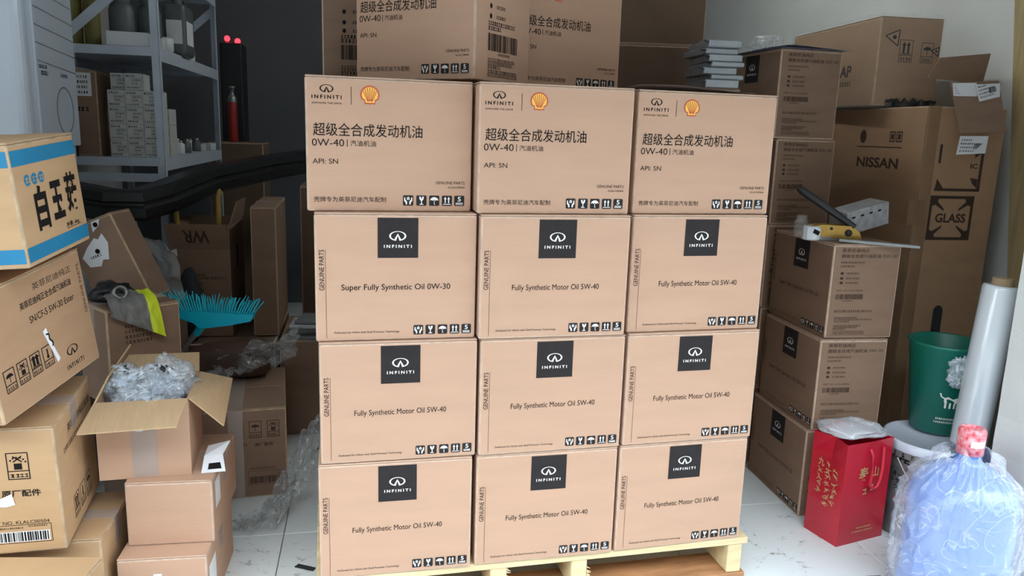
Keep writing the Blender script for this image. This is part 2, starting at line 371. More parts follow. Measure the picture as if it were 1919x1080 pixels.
_shell = {}
def print_shell(o, w, d, h):
    X = facemat('front', w, d, h); k = (w, h)
    if k not in _shell:
        W, H = w, h; P_ = {}
        def nk(n): P_[n] = Ink(); return P_[n]
        i = nk('oval_emblem'); emblem(i, .124 * W, .905 * H, .080 * W)
        i = nk('maker_lettering'); i.text('INFINITI', .038 * W, .21 * W, .845 * H, .0085, .03, space=1.5); i.text('EMPOWER THE DRIVE', .04 * W, .21 * W, .80 * H, .0042)
        nk('divider_line').rect(.264 * W, .267 * W, .795 * H, .925 * H)
        nk('title_lettering').text('超级全合成发动机油', .043 * W, .69 * W, .61 * H, .030, .004)
        i = nk('grade_lettering'); i.text('0W-40', .035 * W, .222 * W, .513 * H, .0165); i.rect(.238 * W, .242 * W, .485 * H, .54 * H)
        i.text('汽油机油', .258 * W, .41 * W, .512 * H, .0135)
        nk('class_lettering').text('API: SN', .037 * W, .185 * W, .375 * H, .0115)
        i = nk('part_number_lettering'); i.text('GENUINE PARTS', .775 * W, .957 * W, .225 * H, .0070); i.text('KLALC00404', .853 * W, .957 * W, .19 * H, .0045)
        nk('dedication_lettering').text('壳牌专为英菲尼迪汽车配制', .04 * W, .47 * W, .09 * H, .0125)
        j = Ink(); pecten(j, .375 * W, .868 * H, .112 * W)
        _shell[k] = ([q.mesh(n, [INK]) for n, q in P_.items()], j.mesh('scallop_emblem', [RED_INK, YEL_INK]))
    a, b = _shell[k]
    for q in a: put(q.name.split('.')[0], q, o, X)
    put('scallop_emblem', b, o, X, label='red and yellow scallop emblem')
    put_icons(o, X, [f * w for f in (.573, .655, .735, .815, .893)], .045 * h, .064 * w)
_oil = {}
def print_oil(o, w, d, h, txt, face='front', ink=None):
    X = facemat(face, w, d, h); k = (txt, w, h, ink)
    if k not in _oil:
        W, H = w, h; P_ = {}
        def nk(n): P_[n] = Ink(); return P_[n]
        if txt.startswith('Super'): nk('title_lettering').text(txt, .158 * W, .835 * W, .42 * H, .0185, .004)
        else: nk('title_lettering').text(txt, .212 * W, .80 * W, .413 * H, .0185)
        nk('side_lettering').text('GENUINE PARTS', .405 * H, .72 * H, .041 * W, .0115, rot=True); nk('side_line').rect(.064 * W, .066 * W, .03 * H, .72 * H)
        nk('dedication_lettering').text('Dedicated for Infiniti with Shell Premium Technology', .112 * W, .515 * W, .067 * H, .0066)
        p = Ink(); p.rect(.38 * W, .63 * W, .655 * H, .965 * H)
        e = Ink(); emblem(e, .503 * W, .825 * H, .105 * W)
        e2 = Ink(); e2.text('INFINITI', .418 * W, .59 * W, .745 * H, .0075, .03, space=1.5)
        _oil[k] = ([q.mesh(n, [ink or INK]) for n, q in P_.items()], p.mesh('logo_patch', [PATCH]), e.mesh('oval_emblem', [WHITE_INK]), e2.mesh('maker_lettering', [WHITE_INK]))
    a, b, c, c2 = _oil[k]
    for m_ in a: put(m_.name.split('.')[0], m_, o, X)
    q = put('logo_patch', b, o, X, label='charcoal square logo patch'); put('oval_emblem', c, q, Matrix.Translation((0, 0, .0005))); put('maker_lettering', c2, q, Matrix.Translation((0, 0, .0005)))
    put_icons(o, X, [f * w for f in (.603, .68, .758, .836, .912)], .04 * h, .062 * w)
_side = {}
def print_side(o, w, d, h, face='right', W=None, big=False):
    X = facemat(face, w, d, h); W = W or d; k = (round(W, 3), round(h, 3), big)
    if k not in _side:
        i = Ink(); H = h
        if not big:
            i.text('英菲尼迪纯正', .12 * W, .525 * W, .937 * H, .0125, .012); i.text('超级全合成汽油机油', .12 * W, .70 * W, .878 * H, .0125, .012); i.text('0W-30', .73 * W, .94 * W, .878 * H, .0105)
            i.lines(.12 * W, .47 * W, .81 * H, .0058, seed=1); i.lines(.12 * W, .33 * W, .77 * H, .0058, seed=2)
            for q, z in enumerate((.695, .643, .595)):
                i.disc(.155 * W, z * H, .006, .0045); i.lines(.22 * W, .42 * W, z * H, .0055, seed=3 + q)
            i.text('PART NO. KLALC00504', .10 * W, .49 * W, .513 * H, .0058); i.bars(.10 * W, .50 * W, .42 * H, .475 * H, seed=5); i.lines(.2 * W, .35 * W, .405 * H, .004, seed=6)
            i.lines(.10 * W, .68 * W, .293 * H, .0068, seed=7)
            for q, (z, e) in enumerate(((.222, .45), (.202, .68), (.18, .35), (.137, .52), (.118, .47), (.10, .3), (.072, .58), (.05, .58))): i.lines(.11 * W, e * W, z * H, .0048, seed=10 + q)
        else:
            for q, z in enumerate((.70, .60, .52)):
                i.disc(.26 * W, z * H, .0055, .0065); i.lines(.36 * W, .52 * W, z * H, .008, seed=30 + q)
            i.lines(.22 * W, .70 * W, .465 * H, .010, seed=21); i.lines(.22 * W, .44 * W, .425 * H, .010, seed=22)
            i.bars(.22 * W, .75 * W, .245 * H, .385 * H, seed=8); i.lines(.40 * W, .62 * W, .225 * H, .006, seed=23)
            for q, z in enumerate((.175, .145, .115, .08, .05)): i.lines(.22 * W, (.72, .66, .45, .76, .76)[q] * W, z * H, .008, seed=24 + q)
        _side[k] = i.mesh('printed_panel', [INK_B if not big else INK])
    put('printed_panel', _side[k], o, X)

# ------------------------------------------------------------------ cartons
_cart = {}
def carton(name, label, loc, yaw, w, d, h, m=KRAFT_P, em=EDGE, tx=0.0, ty=0.0, group=None, tape=None, flaps=True, cat='cardboard box', r=0.005):
    """closed carton; origin at its front left bottom corner, front faces -y"""
    key = (round(w, 4), round(d, 4), round(h, 4), m.name, r)
    t = 0.0035
    if key not in _cart:
        b = MB(); add_rbox(b, w, d, h - t, r, 2, None, 0, 1); _cart[key] = b.mesh('carton', [m, em])
        fl = MB(); add_rbox(fl, w - .002, d / 2 - .0012, t, .0012, 1, None, 0, 1); _cart[key + ('f',)] = fl.mesh('flap', [m, em])
    R = Euler((0, 0, yaw)).to_matrix() @ Euler((0, ty, 0)).to_matrix() @ Euler((tx, 0, 0)).to_matrix()
    o = link(name, _cart[key], None, loc, R.to_euler(), label, cat, group)
    if flaps:
        for q in (0, 1): link('flap', _cart[key + ('f',)], o, (.001, .0 if q == 0 else d / 2 + .0012, h - t))
    if tape:
        k2 = key + ('t', tape)
        if k2 not in _cart:
            b = MB(); c = d / 2; hw = .024; e = .0007; dn = .07
            if tape == 'x': b.box(-e, w + e, c - hw, c + hw, h, h + e); b.box(-e, 0, c - hw, c + hw, h - dn, h); b.box(w, w + e, c - hw, c + hw, h - dn, h)
            else: b.box(w / 2 - hw, w / 2 + hw, -e, 0, 0.004, h - .004); b.box(w / 2 - hw, w / 2 + hw, -e, d + e, h, h + e)
            _cart[k2] = b.mesh('packing_tape', [TAPE])
        link('packing_tape', _cart[k2], o)
    return o

# ================================================================== THE SETTING
U0, U1_, V1, ZC = -1.62, 2.40, 5.70, 2.85
b = MB(); b.box(-14, 14, -12, 1.123, -.06, -.012); b.build('ground', GROUND, None, rot=(0, 0, PHI), kind='structure', label='grey concrete ground outside the doorway')
b = MB(); b.box(U0 - .2, U1_ + .3, 1.123, V1 + .2, -.10, -.006); floor = b.build('floor', GROUT, None, rot=(0, 0, PHI), kind='structure', label='floor of large white glazed tiles with grime')
tb = MB(); add_rbox(tb, .597, .597, .008, .0012, 1, Matrix.Translation((.0015, .0015, -.008))); tme = tb.mesh('tile', [TILE])
for iu in range(-3, 5):
    for iv in range(-2, 6):
        u, v = -.257 + .6 * iu, 2.323 + .6 * iv
        if u > U1_ or v > V1: continue
        link('tile', tme, floor, (u, v, 0))
def wall(name, u0, u1, v0, v1, z0, z1, m, label):
    b = MB(); b.box(u0, u1, v0, v1, z0, z1); return b.build(name, m, None, rot=(0, 0, PHI), kind='structure', label=label)
PV0, PV1, PU = 1.62, 1.885, 1.845         # right door pillar
wall('wall_right', U1_, U1_ + .2, PV1, V1 + .2, -.01, ZC, WALLW, 'white plastered side wall behind the stacked cartons')
wall('wall_left', U0 - .2, U0, PV0, V1 + .2, -.01, ZC, WALLW, 'pale plastered wall behind the shelving')
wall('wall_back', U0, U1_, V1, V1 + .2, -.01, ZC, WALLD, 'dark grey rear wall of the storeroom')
wall('ceiling', U0 - .2, U1_ + .2, PV0, V1 + .2, ZC, ZC + .15, CEIL, 'plain grey storeroom ceiling')
LINTEL = 2.24
wall('wall_front', -6, 6, PV0, PV1, LINTEL, 5.0, WALLW, 'plastered lintel wall above the doorway')
wall('trim_1', -6, 6, .70, PV0, LINTEL, LINTEL + .12, CEIL, 'grey concrete canopy over the doorway')
wall('wall_opposite', -16, 16, -7.3, -7.0, -.06, 7.2, mat('dull_facade', srgb(96, 95, 92), .9), 'plain grey facade across the lane')
# right pillar, rough plastered
b = MB()
def pil(u_, v_):
    pass
nz = 60
pts = []
for k in range(nz + 1):
    z = -.01 + (LINTEL + .01) * k / nz; pts.append(z)
ring = [(PU, PV1), (PU, PV0), (6.0, PV0), (6.0, PV1)]
vs = []
for z in pts:
    for q, (u, v) in enumerate(ring):
        du = .006 * noise.noise((u * 3, v * 3, z * 14)) if q < 2 else 0
        vs.append(Vector((u + du, v + du * .6, z)))
fs = [(k * 4 + q, (k + 1) * 4 + q, (k + 1) * 4 + (q + 1) % 4, k * 4 + (q + 1) % 4) for k in range(nz) for q in range(4)]
b.add(vs, [f[::-1] for f in fs]); b.build('wall_pillar', WALLW, None, rot=(0, 0, PHI), kind='structure', label='white rough plastered door pillar')
wall('wall_facade', -6, U0 - .001, PV0, PV1, -.01, LINTEL, WALLW, 'plastered front wall beside the doorway')
# tube lamp on the ceiling
lamp = empty('tube_lamp', RM(1.15, 3.55, ZC), (0, 0, PHI), 'slim fluorescent tube lamp fixed to the storeroom ceiling', 'lamp')
b = MB(); b.box(-.03, .03, -.62, .62, -.045, 0); b.build('lamp_housing', mat('white_enamel_lamp', srgb(230, 230, 230), .4), lamp)
b = MB(); b.tube([(0, -.59, -.075), (0, .59, -.075)], .014, 12); b.build('lamp_tube', mat('lit_tube', (1, 1, 1, 1), .4, emit=((.93, 1.0, .97, 1), 88.0)), lamp)
for y in (-.60, .60):
    b = MB(); b.box(-.018, .018, y - .012, y + .012, -.095, -.045); b.build('tube_holder', WHITEP, lamp)
# dark door set in the rear wall
b = MB(); b.box(.02, .98, V1 - .05, V1 - .002, 0, 2.1); b.box(.10, .90, V1 - .06, V1 - .05, 1.05, 2.0); b.box(.10, .90, V1 - .06, V1 - .05, .12, .95)
dr = b.build('door_1', DARKM, None, rot=(0, 0, PHI), kind='structure', label='dark panelled door in the rear wall')
hb = MB(); hb.tube([RM(.06, V1 - .10, 1.0) - Vector((0, 0, 0)), RM(.16, V1 - .10, 1.0)], .01); ho = hb.build('handle', STEEL, dr); ho.matrix_parent_inverse = Matrix.Rotation(-PHI, 4, 'Z')

# ================================================================== PALLET AND THE OIL CARTONS
S0 = Vector((-.462, 1.7743, 0)); SY = .2394
St = Vector((math.cos(SY), math.sin(SY), 0)); Sn = Vector((-math.sin(SY), math.cos(SY), 0))
pal = empty('wooden_pallet', S0, (0, 0, SY), 'pale pine pallet on the tiles under the carton stack', 'pallet')
for k, y0 in enumerate((.0, .138, .276, .414, .552, .690)):
    b = MB(); add_rbox(b, 1.21, .115, .020, .002, 1, Matrix.Translation((-.008, y0 + .004, .110))); b.build('deck_board', WOODP, pal)
for x in (.02, .465, .692, 1.165):
    b = MB(); add_rbox(b, .045, .80, .088, .003, 1, Matrix.Translation((x - .0225, .006, .0215))); b.build('stringer', WOODP, pal)
for y0 in (.002, .34, .685):
    b = MB(); add_rbox(b, 1.20, .12, .020, .002, 1, Matrix.Translation((0, y0, .001))); b.build('bottom_board', WOODR, pal)
rr = random.Random(3); b = MB()
for k in range(26):
    s = rr.choice((.465, .692)); z = rr.uniform(.03, .105); l = rr.uniform(.004, .012)
    b.add([(s + .0225, .006, z), (s + .0225, .007, z + .004), (s + .0225 + l, .002, z + rr.uniform(-.002, .004))], [(0, 1, 2)])
b.build('splinters', WOODP, pal)

GRID = {(3, 0): (-.4838, 1.8103, .2562), (3, 1): (-.0904, 1.8695, .2391), (3, 2): (.3001, 1.9812, .2601),
        (2, 0): (-.4633, 1.7883, .2238), (2, 1): (-.0791, 1.8558, .2357), (2, 2): (.3032, 1.9675, .2534),
        (1, 0): (-.4549, 1.7800, .2281), (1, 1): (-.0730, 1.8627, .2398), (1, 2): (.3078, 1.9579, .2515),
        (0, 0): (-.4619, 1.7786, .2155), (0, 1): (-.0768, 1.8665, .2294), (0, 2): (.3039, 1.9587, .2553)}
HB = .3103
rown = ('bottom', 'second', 'third', 'top'); coln = ('left', 'middle', 'right')
for (r, c), (x, y, yaw) in GRID.items():
    w = .389 if r == 3 else .3835; z = .1305 + r * HB
    if r == 3: lab = 'pinkish kraft carton with scallop emblem and Chinese print, top row, %s column' % coln[c]
    elif (r, c) == (2, 0): lab = 'kraft oil carton reading Super Fully Synthetic Oil 0W-30'
    else: lab = 'kraft Fully Synthetic Motor Oil 5W-40 carton, %s row up from the pallet, %s column' % (rown[r], coln[c])
    if r == 0 and c >= 0: lab = 'kraft Fully Synthetic Motor Oil 5W-40 carton resting on the pallet, %s column' % coln[c]
    o = carton('oil_carton', lab, (x, y, z), yaw, w, .238, HB - .0012, group='oil cartons in the front rank of the pallet')
    if r == 3: print_shell(o, w, .238, HB - .0012)
    else: print_oil(o, w, .238, HB - .0012, 'Super Fully Synthetic Oil 0W-30' if (r, c) == (2, 0) else 'Fully Synthetic Motor Oil 5W-40')
HR = .3136
for rank in (1, 2):
    for c in range(3):
        for r in range(4):
            p = S0 + St * (c * .394 + .004) + Sn * (.315 + (rank - 1) * .25) + Vector((0, 0, .1305 + r * HR))
            carton('oil_carton', 'plain kraft carton in the %s rear rank of the pallet, %s row, %s column' % (('', 'nearer', 'farther')[rank], rown[r], coln[c]), p, SY, .385, .238, HR - .0012, group='cartons in the hidden rear ranks of the pallet')
ZT = .1305 + 4 * HB; ZU = .1305 + 4 * HR
o = carton('oil_carton', 'turned kraft carton with scallop-brand Chinese print and barcode side, above the top left carton', (-.446, 2.2055, ZU), -.5167, .385, .280, .31, group='oil cartons on top of the stack')
print_shell(o, .385, .28, .31); print_side(o, .385, .28, .31, 'right', big=True)
o = carton('oil_carton', 'kraft carton with half hidden Chinese print above the top middle carton', (-.012, 2.300, ZU), .5719, .385, .238, .31, group='oil cartons on top of the stack')
print_shell(o, .385, .238, .31)
o = carton('oil_carton', 'narrow carton end peeking out at the far left on top of the stack', (-.605, 2.475, ZU), .10, .26, .30, .31, m=KRAFT_G, group='oil cartons on top of the stack')
print_side(o, .26, .30, .31, 'front', W=.26, big=True)
# loose white sheet on the top right carton
b = MB(); b.grid(lambda s, t: St * (.80 + .33 * s) + Sn * (.02 + .2 * t) + S0 + Vector((0, .06, ZT + .006 + .004 * (1 + math.sin(s * 5)) * (1 - t) + .004 * (1 - s))), 14, 6)
b.build('paper_sheet', PAPER, None, label='thin white sheet lying on the top right carton of the stack', cat='paper')

# ================================================================== RIGHT SIDE
RC = [((.9395, 2.834, 0), -1.4152), ((.953, 2.832, .3125), -1.4178), ((.9658, 2.851, .625), -1.4057)]
labs = ('brown carton on the floor beside the red bag, logo side in shade', 'brown carton in the middle of the near right stack, beside the green bin', 'brown carton under the handbrake lever, topmost of the near right stack')
for (p, yw), lab in zip(RC, labs):
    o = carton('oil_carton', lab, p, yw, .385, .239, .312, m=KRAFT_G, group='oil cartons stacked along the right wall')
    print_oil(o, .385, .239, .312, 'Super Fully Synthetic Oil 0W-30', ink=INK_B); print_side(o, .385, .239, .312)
alabs = ('brown carton at the bottom of the far right stack', 'brown carton second from the bottom of the far right stack', 'brown carton third up in the far right stack',
         'brown carton with Chinese side print below the topmost one of the far right stack', 'brown carton under the loose papers, topmost of the far right stack')
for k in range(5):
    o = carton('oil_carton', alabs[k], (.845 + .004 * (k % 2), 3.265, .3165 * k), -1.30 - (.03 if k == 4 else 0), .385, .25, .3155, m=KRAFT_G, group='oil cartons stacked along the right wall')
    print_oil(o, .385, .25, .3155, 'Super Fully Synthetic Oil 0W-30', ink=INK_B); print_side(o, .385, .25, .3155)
ZA = .3165 * 5
# papers and folder on top
for k, (dx, rz, m, lab) in enumerate(((0, -1.32, mat('lavender_card', srgb(150, 150, 172), .6), 'lavender card folder lying on the far right stack'), (.012, -1.24, PAPER, 'curled white paper on the lavender folder of the far right stack'))):
    b = MB(); b.grid(lambda s, t: Vector((-.01 + .41 * s, -.01 + .27 * t, .004 * k + .010 * math.sin(s * 2.6 + t) * s * k)), 14, 8)
    b.build('paper_sheet' if k else 'folder', m, None, (.845 + dx, 3.265 + dx, ZA + .002 + .003 * k), (0, 0, rz), label=lab, cat='paper' if k else 'folder')
# crumpled film on the far papers
def crumple(name, c, size, m, label, cat='plastic film', seed=0, n=26, amp=.5, parent=None):
    b = MB(); sx, sy, sz = size
    def fn(s, t):
        a = s * 2 * math.pi; e = (t - .5) * math.pi
        d = Vector((math.cos(a) * math.cos(e), math.sin(a) * math.cos(e), math.sin(e)))
        k = 1 + amp * (noise.noise(d * 1.7 + Vector((seed * 3.1, 0, 0))) + .6 * abs(noise.noise(d * 4.3 + Vector((seed, 5, 1)))) + .3 * noise.noise(d * 9 + Vector((2, seed, 1))) + (.22 * (1 - 2 * abs(noise.noise(d * 7 + Vector((9, seed, 3))))) ** 2 if n > 60 else 0))
        p = Vector((d.x * sx * k, d.y * sy * k, d.z * sz * k)); p.z = max(p.z, -sz * .95); return p
    b.grid(fn, n, n // 2)
    return b.build(name, m, parent, c, label=label, cat=cat)
crumple('plastic_wrap', (.965, 3.13, ZA + .035), (.07, .05, .030), FILM, 'small crumpled clear wrap on the papers of the far right stack', seed=4)

# support column + silver flat packs
o = carton('carton', 'plain brown carton standing under the silver flat packs', (.545, 2.87, 0), .10, .26, .28, .70, m=KRAFT_D, group='plain cartons under the silver packs')
o = carton('carton', 'plain brown carton directly beneath the silver flat packs', (.545, 2.87, .7005), .10, .26, .28, .735, m=KRAFT_D, group='plain cartons under the silver packs')
packn = ('lowest', 'second lowest', 'third lowest', 'middle', 'third highest', 'second highest', 'topmost')
z = 1.4365
for k in range(7):
    th = (.030, .018, .026, .018, .026, .022, .026)[k]; dx = (0, .02, -.006, .016, .008, -.004, .0)[k]
    p = empty('foil_pack', (.668 + dx, 2.87 + .01 * (k % 3), z), (0, 0, .12 + .05 * (k % 2 - .5)), '%s silver wrapped flat pack in the pile beside the dark carton' % packn[k], 'package', 'silver wrapped flat packs in a pile')
    b = MB(); add_rbox(b, .125, .22, th - .001, .003, 1); b.build('pack_body', SILVER, p)
    b = MB(); rr = random.Random(k)
    for q in range(7):
        y = rr.uniform(.0, .16); xx = rr.uniform(0, .16)
        b.add([(-.001, -.001 + q * .002, th * .5), (-.022 - .015 * rr.random(), -.012 + .01 * rr.random(), th * rr.uniform(.3, 1.1)), (-.004, -.02 - .01 * rr.random(), th * rr.uniform(.1, .8))], [(0, 1, 2)])
    b.build('wrap_end', SILVER, p)
    z += th
# big plain cartons behind the stack
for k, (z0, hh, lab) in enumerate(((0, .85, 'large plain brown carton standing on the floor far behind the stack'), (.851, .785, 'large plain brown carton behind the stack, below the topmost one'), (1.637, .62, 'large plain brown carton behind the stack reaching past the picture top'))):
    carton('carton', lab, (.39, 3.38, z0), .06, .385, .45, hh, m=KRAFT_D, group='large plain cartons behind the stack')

# tall glass-marked carton
nis = carton('tall_carton', 'tall brown carton marked GLASS leaning space against the right wall', (1.299, 3.776, 0), -1.40, .95, .32, 1.398, m=KRAFT_T, em=EDGE_T, flaps=False)
nis['label'] = 'tall brown carton marked GLASS standing by the right wall'
W, D, H = .95, .32, 1.398
i = Ink()
i.text('NISSAN', .56, .82, 1.185, .040, .03); i.rect(.55, .83, 1.243, 1.247); i.disc(.585, 1.285, .020, .026); 
for x in (.77, .81): i.frame(x - .017, x + .017, 1.265, 1.305, .005); i.rect(x - .008, x + .008, 1.275, 1.295)
put('printed_lettering', i.mesh('printed_lettering', [INK_B]), nis, facemat('front', W, D, H))
i = Ink(); x0, x1, z0, z1 = .055, .235, .915, 1.078
i.frame(x0, x1, z0, z1, .011); i.text('GLASS', x0 + .03, x1 - .025, (z0 + z1) / 2, .034, .03)
for sx in (-1, 1):
    for sz in (-1, 1):
        cx, cz = (x0 + x1) / 2, (z0 + z1) / 2
        i.poly([(cx + sx * .085, cz + sz * .078), (cx + sx * .052, cz + sz * .078), (cx + sx * .058, cz + sz * .060), (cx + sx * .030, cz + sz * .034), (cx + sx * .030, cz + sz * .026), (cx + sx * .066, cz + sz * .048), (cx + sx * .085, cz + sz * .042)][::sx * sz], 0, .0002)
z0, z1 = 1.095, 1.262
i.rect(x0 + .01, x1 + .015, z0, z0 + .010); i.rect(x1 + .003, x1 + .015, z0, z1 - .02); i.rect(x0 + .012, x0 + .022, z0 + .1, z1)
i.poly([(x0 + .012, z0 + .01), (x0 + .045, z0 + .01), (x0 + .016, z0 + .045)]); i.poly([(x1 - .02, z0 + .03), (x1 + .002, z0 + .012), (x1 + .002, z0 + .045), (x1 - .03, z0 + .05)])
i.poly([(x1 - .02, z1 - .045), (x1 + .002, z1 - .03), (x1 + .002, z1), (x1 - .03, z1)]); i.text('IC', x1 - .035, x1 - .005, z1 - .075, .018, .03)
put('glass_warning_mark', i.mesh('glass_warning_mark', [mat('brown_ink', srgb(60, 42, 32), .7)]), nis, facemat('right', W, D, H))
TAPE_B = mat('brown_packing_tape', srgb(168, 132, 98), .3, alpha=.35)
b = MB(); b.box(-.0008, 0, -.002, .052, .02, 1.395); b.box(-.0008, 0, -.002, .0, .02, 1.39)
o = b.build('packing_tape', TAPE_B, nis); o.matrix_local = Matrix.Translation((W + .0008, 0, 0))
b = MB(); b.slab([(W + .001, -.03, .97), (W + .001, .035, .97), (W + .001, .035, 1.06), (W + .001, -.03, 1.06)], (.0006, 0, 0)); b.build('brown_tape_patch', TAPE_B, nis)
hb = MB(); P = []
for q in range(9): t = math.pi * q / 8; P.append((.150 + .020 * math.cos(t), .645 + .022 * math.sin(t)))
P = P + [(.130, .50), (.170, .50)]
hb.add([(W + .0008, y, z) for y, z in P], [tuple(range(len(P)))]); hb.build('hand_hole', DARKM, nis, label='dark oval hand hole')
# torn flaps
def flap(name, pts, th, parent, m=KRAFT_G, label=None):
    b = MB(); a, c, d_ = Vector(pts[0]), Vector(pts[1]), Vector(pts[2]); n = (c - a).cross(d_ - a).normalized() * th
    b.slab(pts, n, 0); return b.build(name, m, parent, label=label)
def toL(o, p): return Matrix.LocRotScale(o.location, o.rotation_euler, None).inverted() @ Vector(p)
nis_in = lambda *P: [toL(nis, p) for p in P]
flap('flap', nis_in((1.505, 2.80, 1.475), (1.688, 2.83, 1.487), (1.722, 2.79, 1.312), (1.548, 2.77, 1.302)), .004, nis, label='hanging torn flap with shipping labels')
flap('flap', nis_in((1.50, 2.96, 1.50), (1.74, 3.02, 1.49), (1.755, 3.02, 1.60), (1.55, 2.98, 1.575)), .004, nis, label='torn flap standing against the wall')
for q, P in enumerate((((1.508, 2.793, 1.472), (1.60, 2.808, 1.476), (1.607, 2.806, 1.430), (1.515, 2.788, 1.428)), ((1.592, 2.802, 1.470), (1.690, 2.822, 1.478), (1.690, 2.812, 1.432), (1.612, 2.797, 1.412)), ((1.545, 2.765, 1.292), (1.655, 2.785, 1.295), (1.655, 2.79, 1.235), (1.542, 2.77, 1.228)))):
    P = nis_in(*P); lbl = flap('paper_label', P, .0008, nis, PAPER)
    a, bx, by = Vector(P[3]), Vector(P[2]) - Vector(P[3]), Vector(P[0]) - Vector(P[3]); nn = bx.cross(by).normalized() * .0012
    i = Ink()
    for r_ in range(4): i.lines(.06, .06 + (.7, .5, .8, .4)[r_], .2 + .2 * r_, .07, seed=40 + q * 5 + r_)
    i.bars(.55, .9, .3, .6, seed=q)
    me = i.mesh('printed_lettering', [INK]); o = link('printed_lettering', me, lbl)
    o.matrix_local = Matrix(((bx.x, by.x, nn.x, a.x + nn.x * 2), (bx.y, by.y, nn.y, a.y + nn.y * 2), (bx.z, by.z, nn.z, a.z + nn.z * 2), (0, 0, 0, 1)))
# film-wrapped carton on top
ap = carton('wrapped_carton', 'film-wrapped brown carton with transport symbols on top of the tall carton', (1.274, 3.763, 1.402), -1.437, .687, .257, .330, m=KRAFT_T, em=EDGE_T)
i = Ink(); i.text('AP', .43, .515, .14, .045, .03); i.lines(.44, .52, .09, .016, seed=3)
put('printed_lettering', i.mesh('printed_lettering', [INK_B]), ap, facemat('front', .687, .257, .33))
i = Ink()
def sym(i, x, z, s, kind):
    i.frame(x, x + s, z, z + s * 1.5, .0022); i.rect(x, x + s, z + s * .45, z + s * .45 + .0022)
    if kind == 'up':
        for q in (.33, .67): i.rect(x + s * q - .004, x + s * q + .004, z + s * .62, z + s * 1.15); i.poly([(x + s * q - .009, z + s * 1.12), (x + s * q + .009, z + s * 1.12), (x + s * q, z + s * 1.36)])
        i.rect(x + s * .15, x + s * .85, z + s * .54, z + s * .60)
    elif kind == 'umb': i.disc(x + s * .5, z + s * .95, s * .33, s * .25, a0=0, a1=math.pi, n=12); i.rect(x + s * .48, x + s * .53, z + s * .6, z + s * .95)
    elif kind == 'therm': i.rect(x + s * .45, x + s * .58, z + s * .7, z + s * 1.25); i.disc(x + s * .5, z + s * .72, s * .12)
    else:
        i.rect(x + s * .32, x + s * .68, z + s * .56, z + s * .9); i.stroke([(x + s * .3, z + s * 1.3), (x + s * .7, z + s * .98)], .003); i.stroke([(x + s * .3, z + s * .98), (x + s * .7, z + s * 1.3)], .003)
        for t in range(20, 170, 25): i.disc(x + s * .5 + s * .38 * math.cos(math.radians(t)), z + s * .85 + s * .38 * math.sin(math.radians(t)), s * .05, n=8)
    i.lines(x + s * .12, x + s * .9, z + s * .22, s * .2, seed=int(x * 1000) + 5)
for x_, s2, kd in ((.085, .055, 'up'), (.175, .05, 'umb')):
    k_ = Ink(); sym(k_, x_, .165, s2, kd); put('transport_symbol', k_.mesh('transport_symbol', [INK]), ap, facemat('right', .687, .257, .33))
for cx, cz, s in ((.055, .255, .035), (.235, .21, .02)):
    P = [(cx - s * .9, cz + s * .1), (cx + s * .7, cz + s * .8), (cx + s * .6, cz - s * .9)]; i.stroke(P + P[:1], .004); i.disc(cx + s * .15, cz, s * .22)
put('transport_symbols', i.mesh('transport_symbols', [INK]), ap, facemat('right', .687, .257, .33))
b = MB()
def wrapf(s, t):
    per = [(-.006, -.006), (.693, -.006), (.693, .263)]
    L = .699 + .269; q = s * L
    if q < .699: x, y = -.006 + q, -.006
    else: x, y = .693, -.006 + (q - .699)
    k = .006 * noise.noise((q * 14, t * 3, 1)) + .004 * noise.noise((q * 40, t * 8, 4))
    return Vector((x + (k if q >= .699 else 0), y - (k if q < .699 else 0), -.012 + .352 * t + (.012 * noise.noise((q * 20, 0, 3)) if t > .95 else 0)))
b.grid(wrapf, 90, 14); b.build('stretch_wrap', FILM_X, ap)
b = MB(); b.grid(lambda s, t: Vector((.693 + .012 * noise.noise((s * 9, t * 3, 7)), .05 + .21 * s, -.004 + .03 * t * (1 + .5 * noise.noise((s * 12, 1, 2))))), 24, 4); b.build('loose_black_film', BLACKP, ap)

# plank leaning at the right wall
b = MB(); b.slab([(0, 0, 0), (0, .334, 2.1), (0, .204, 2.1), (0, -.13, 0)], (.022, 0, 0)); b.build('plank', PLY, None, RM(2.372, 2.357, .001), (0, 0, PHI), label='yellowish pine plank leaning on the wall behind the pillar', cat='plank')

# things on the near right stack
ZR = .9375
h = empty('handbrake_lever', (1.06, 2.56, ZR), (0, 0, 0), 'handbrake lever with black grip and yellow zinc bracket on the near right stack', 'car part')
def hl(p): return Vector(p) - Vector((1.06, 2.56, ZR))
b = MB(); b.tube([hl((.940, 2.60, 1.105)), hl((.955, 2.597, 1.095)), hl((1.04, 2.575, 1.04)), hl((1.12, 2.55, .985))], [.009, .013, .013, .010], 12); b.build('grip', BLACKP, h)
b = MB(); P = [(.985, .945), (.985, .985), (1.02, .990), (1.11, .988), (1.135, .97), (1.145, .946)]
b.slab([hl((x, 2.555 - (x - 1) * .1, z)) for x, z in P], (0, .004, 0)); b.slab([hl((x, 2.60 - (x - 1) * .1, z)) for x, z in P], (0, .004, 0)); b.build('bracket', BRASS, h)
b = MB(); b.lathe([(.004, -.004), (.009, -.004), (.011, 0), (.009, .05), (.0, .05)], 14, 0, Matrix.Translation(hl((1.100, 2.54, .966))) @ Matrix.Rotation(-math.pi / 2, 4, 'X')); b.build('bolt', DARKM, h)
b = MB(); b.tube([hl((1.045, 2.548, .978)), hl((1.045, 2.555, .978))], .005, 10); b.build('bolt', DARKM, h)
b = MB(); b.box(-.06, .07, -.01, .03, .0, .012, 0, Matrix.Translation(hl((1.06, 2.56, ZR + .001)))); b.build('base_plate', STEEL, h)
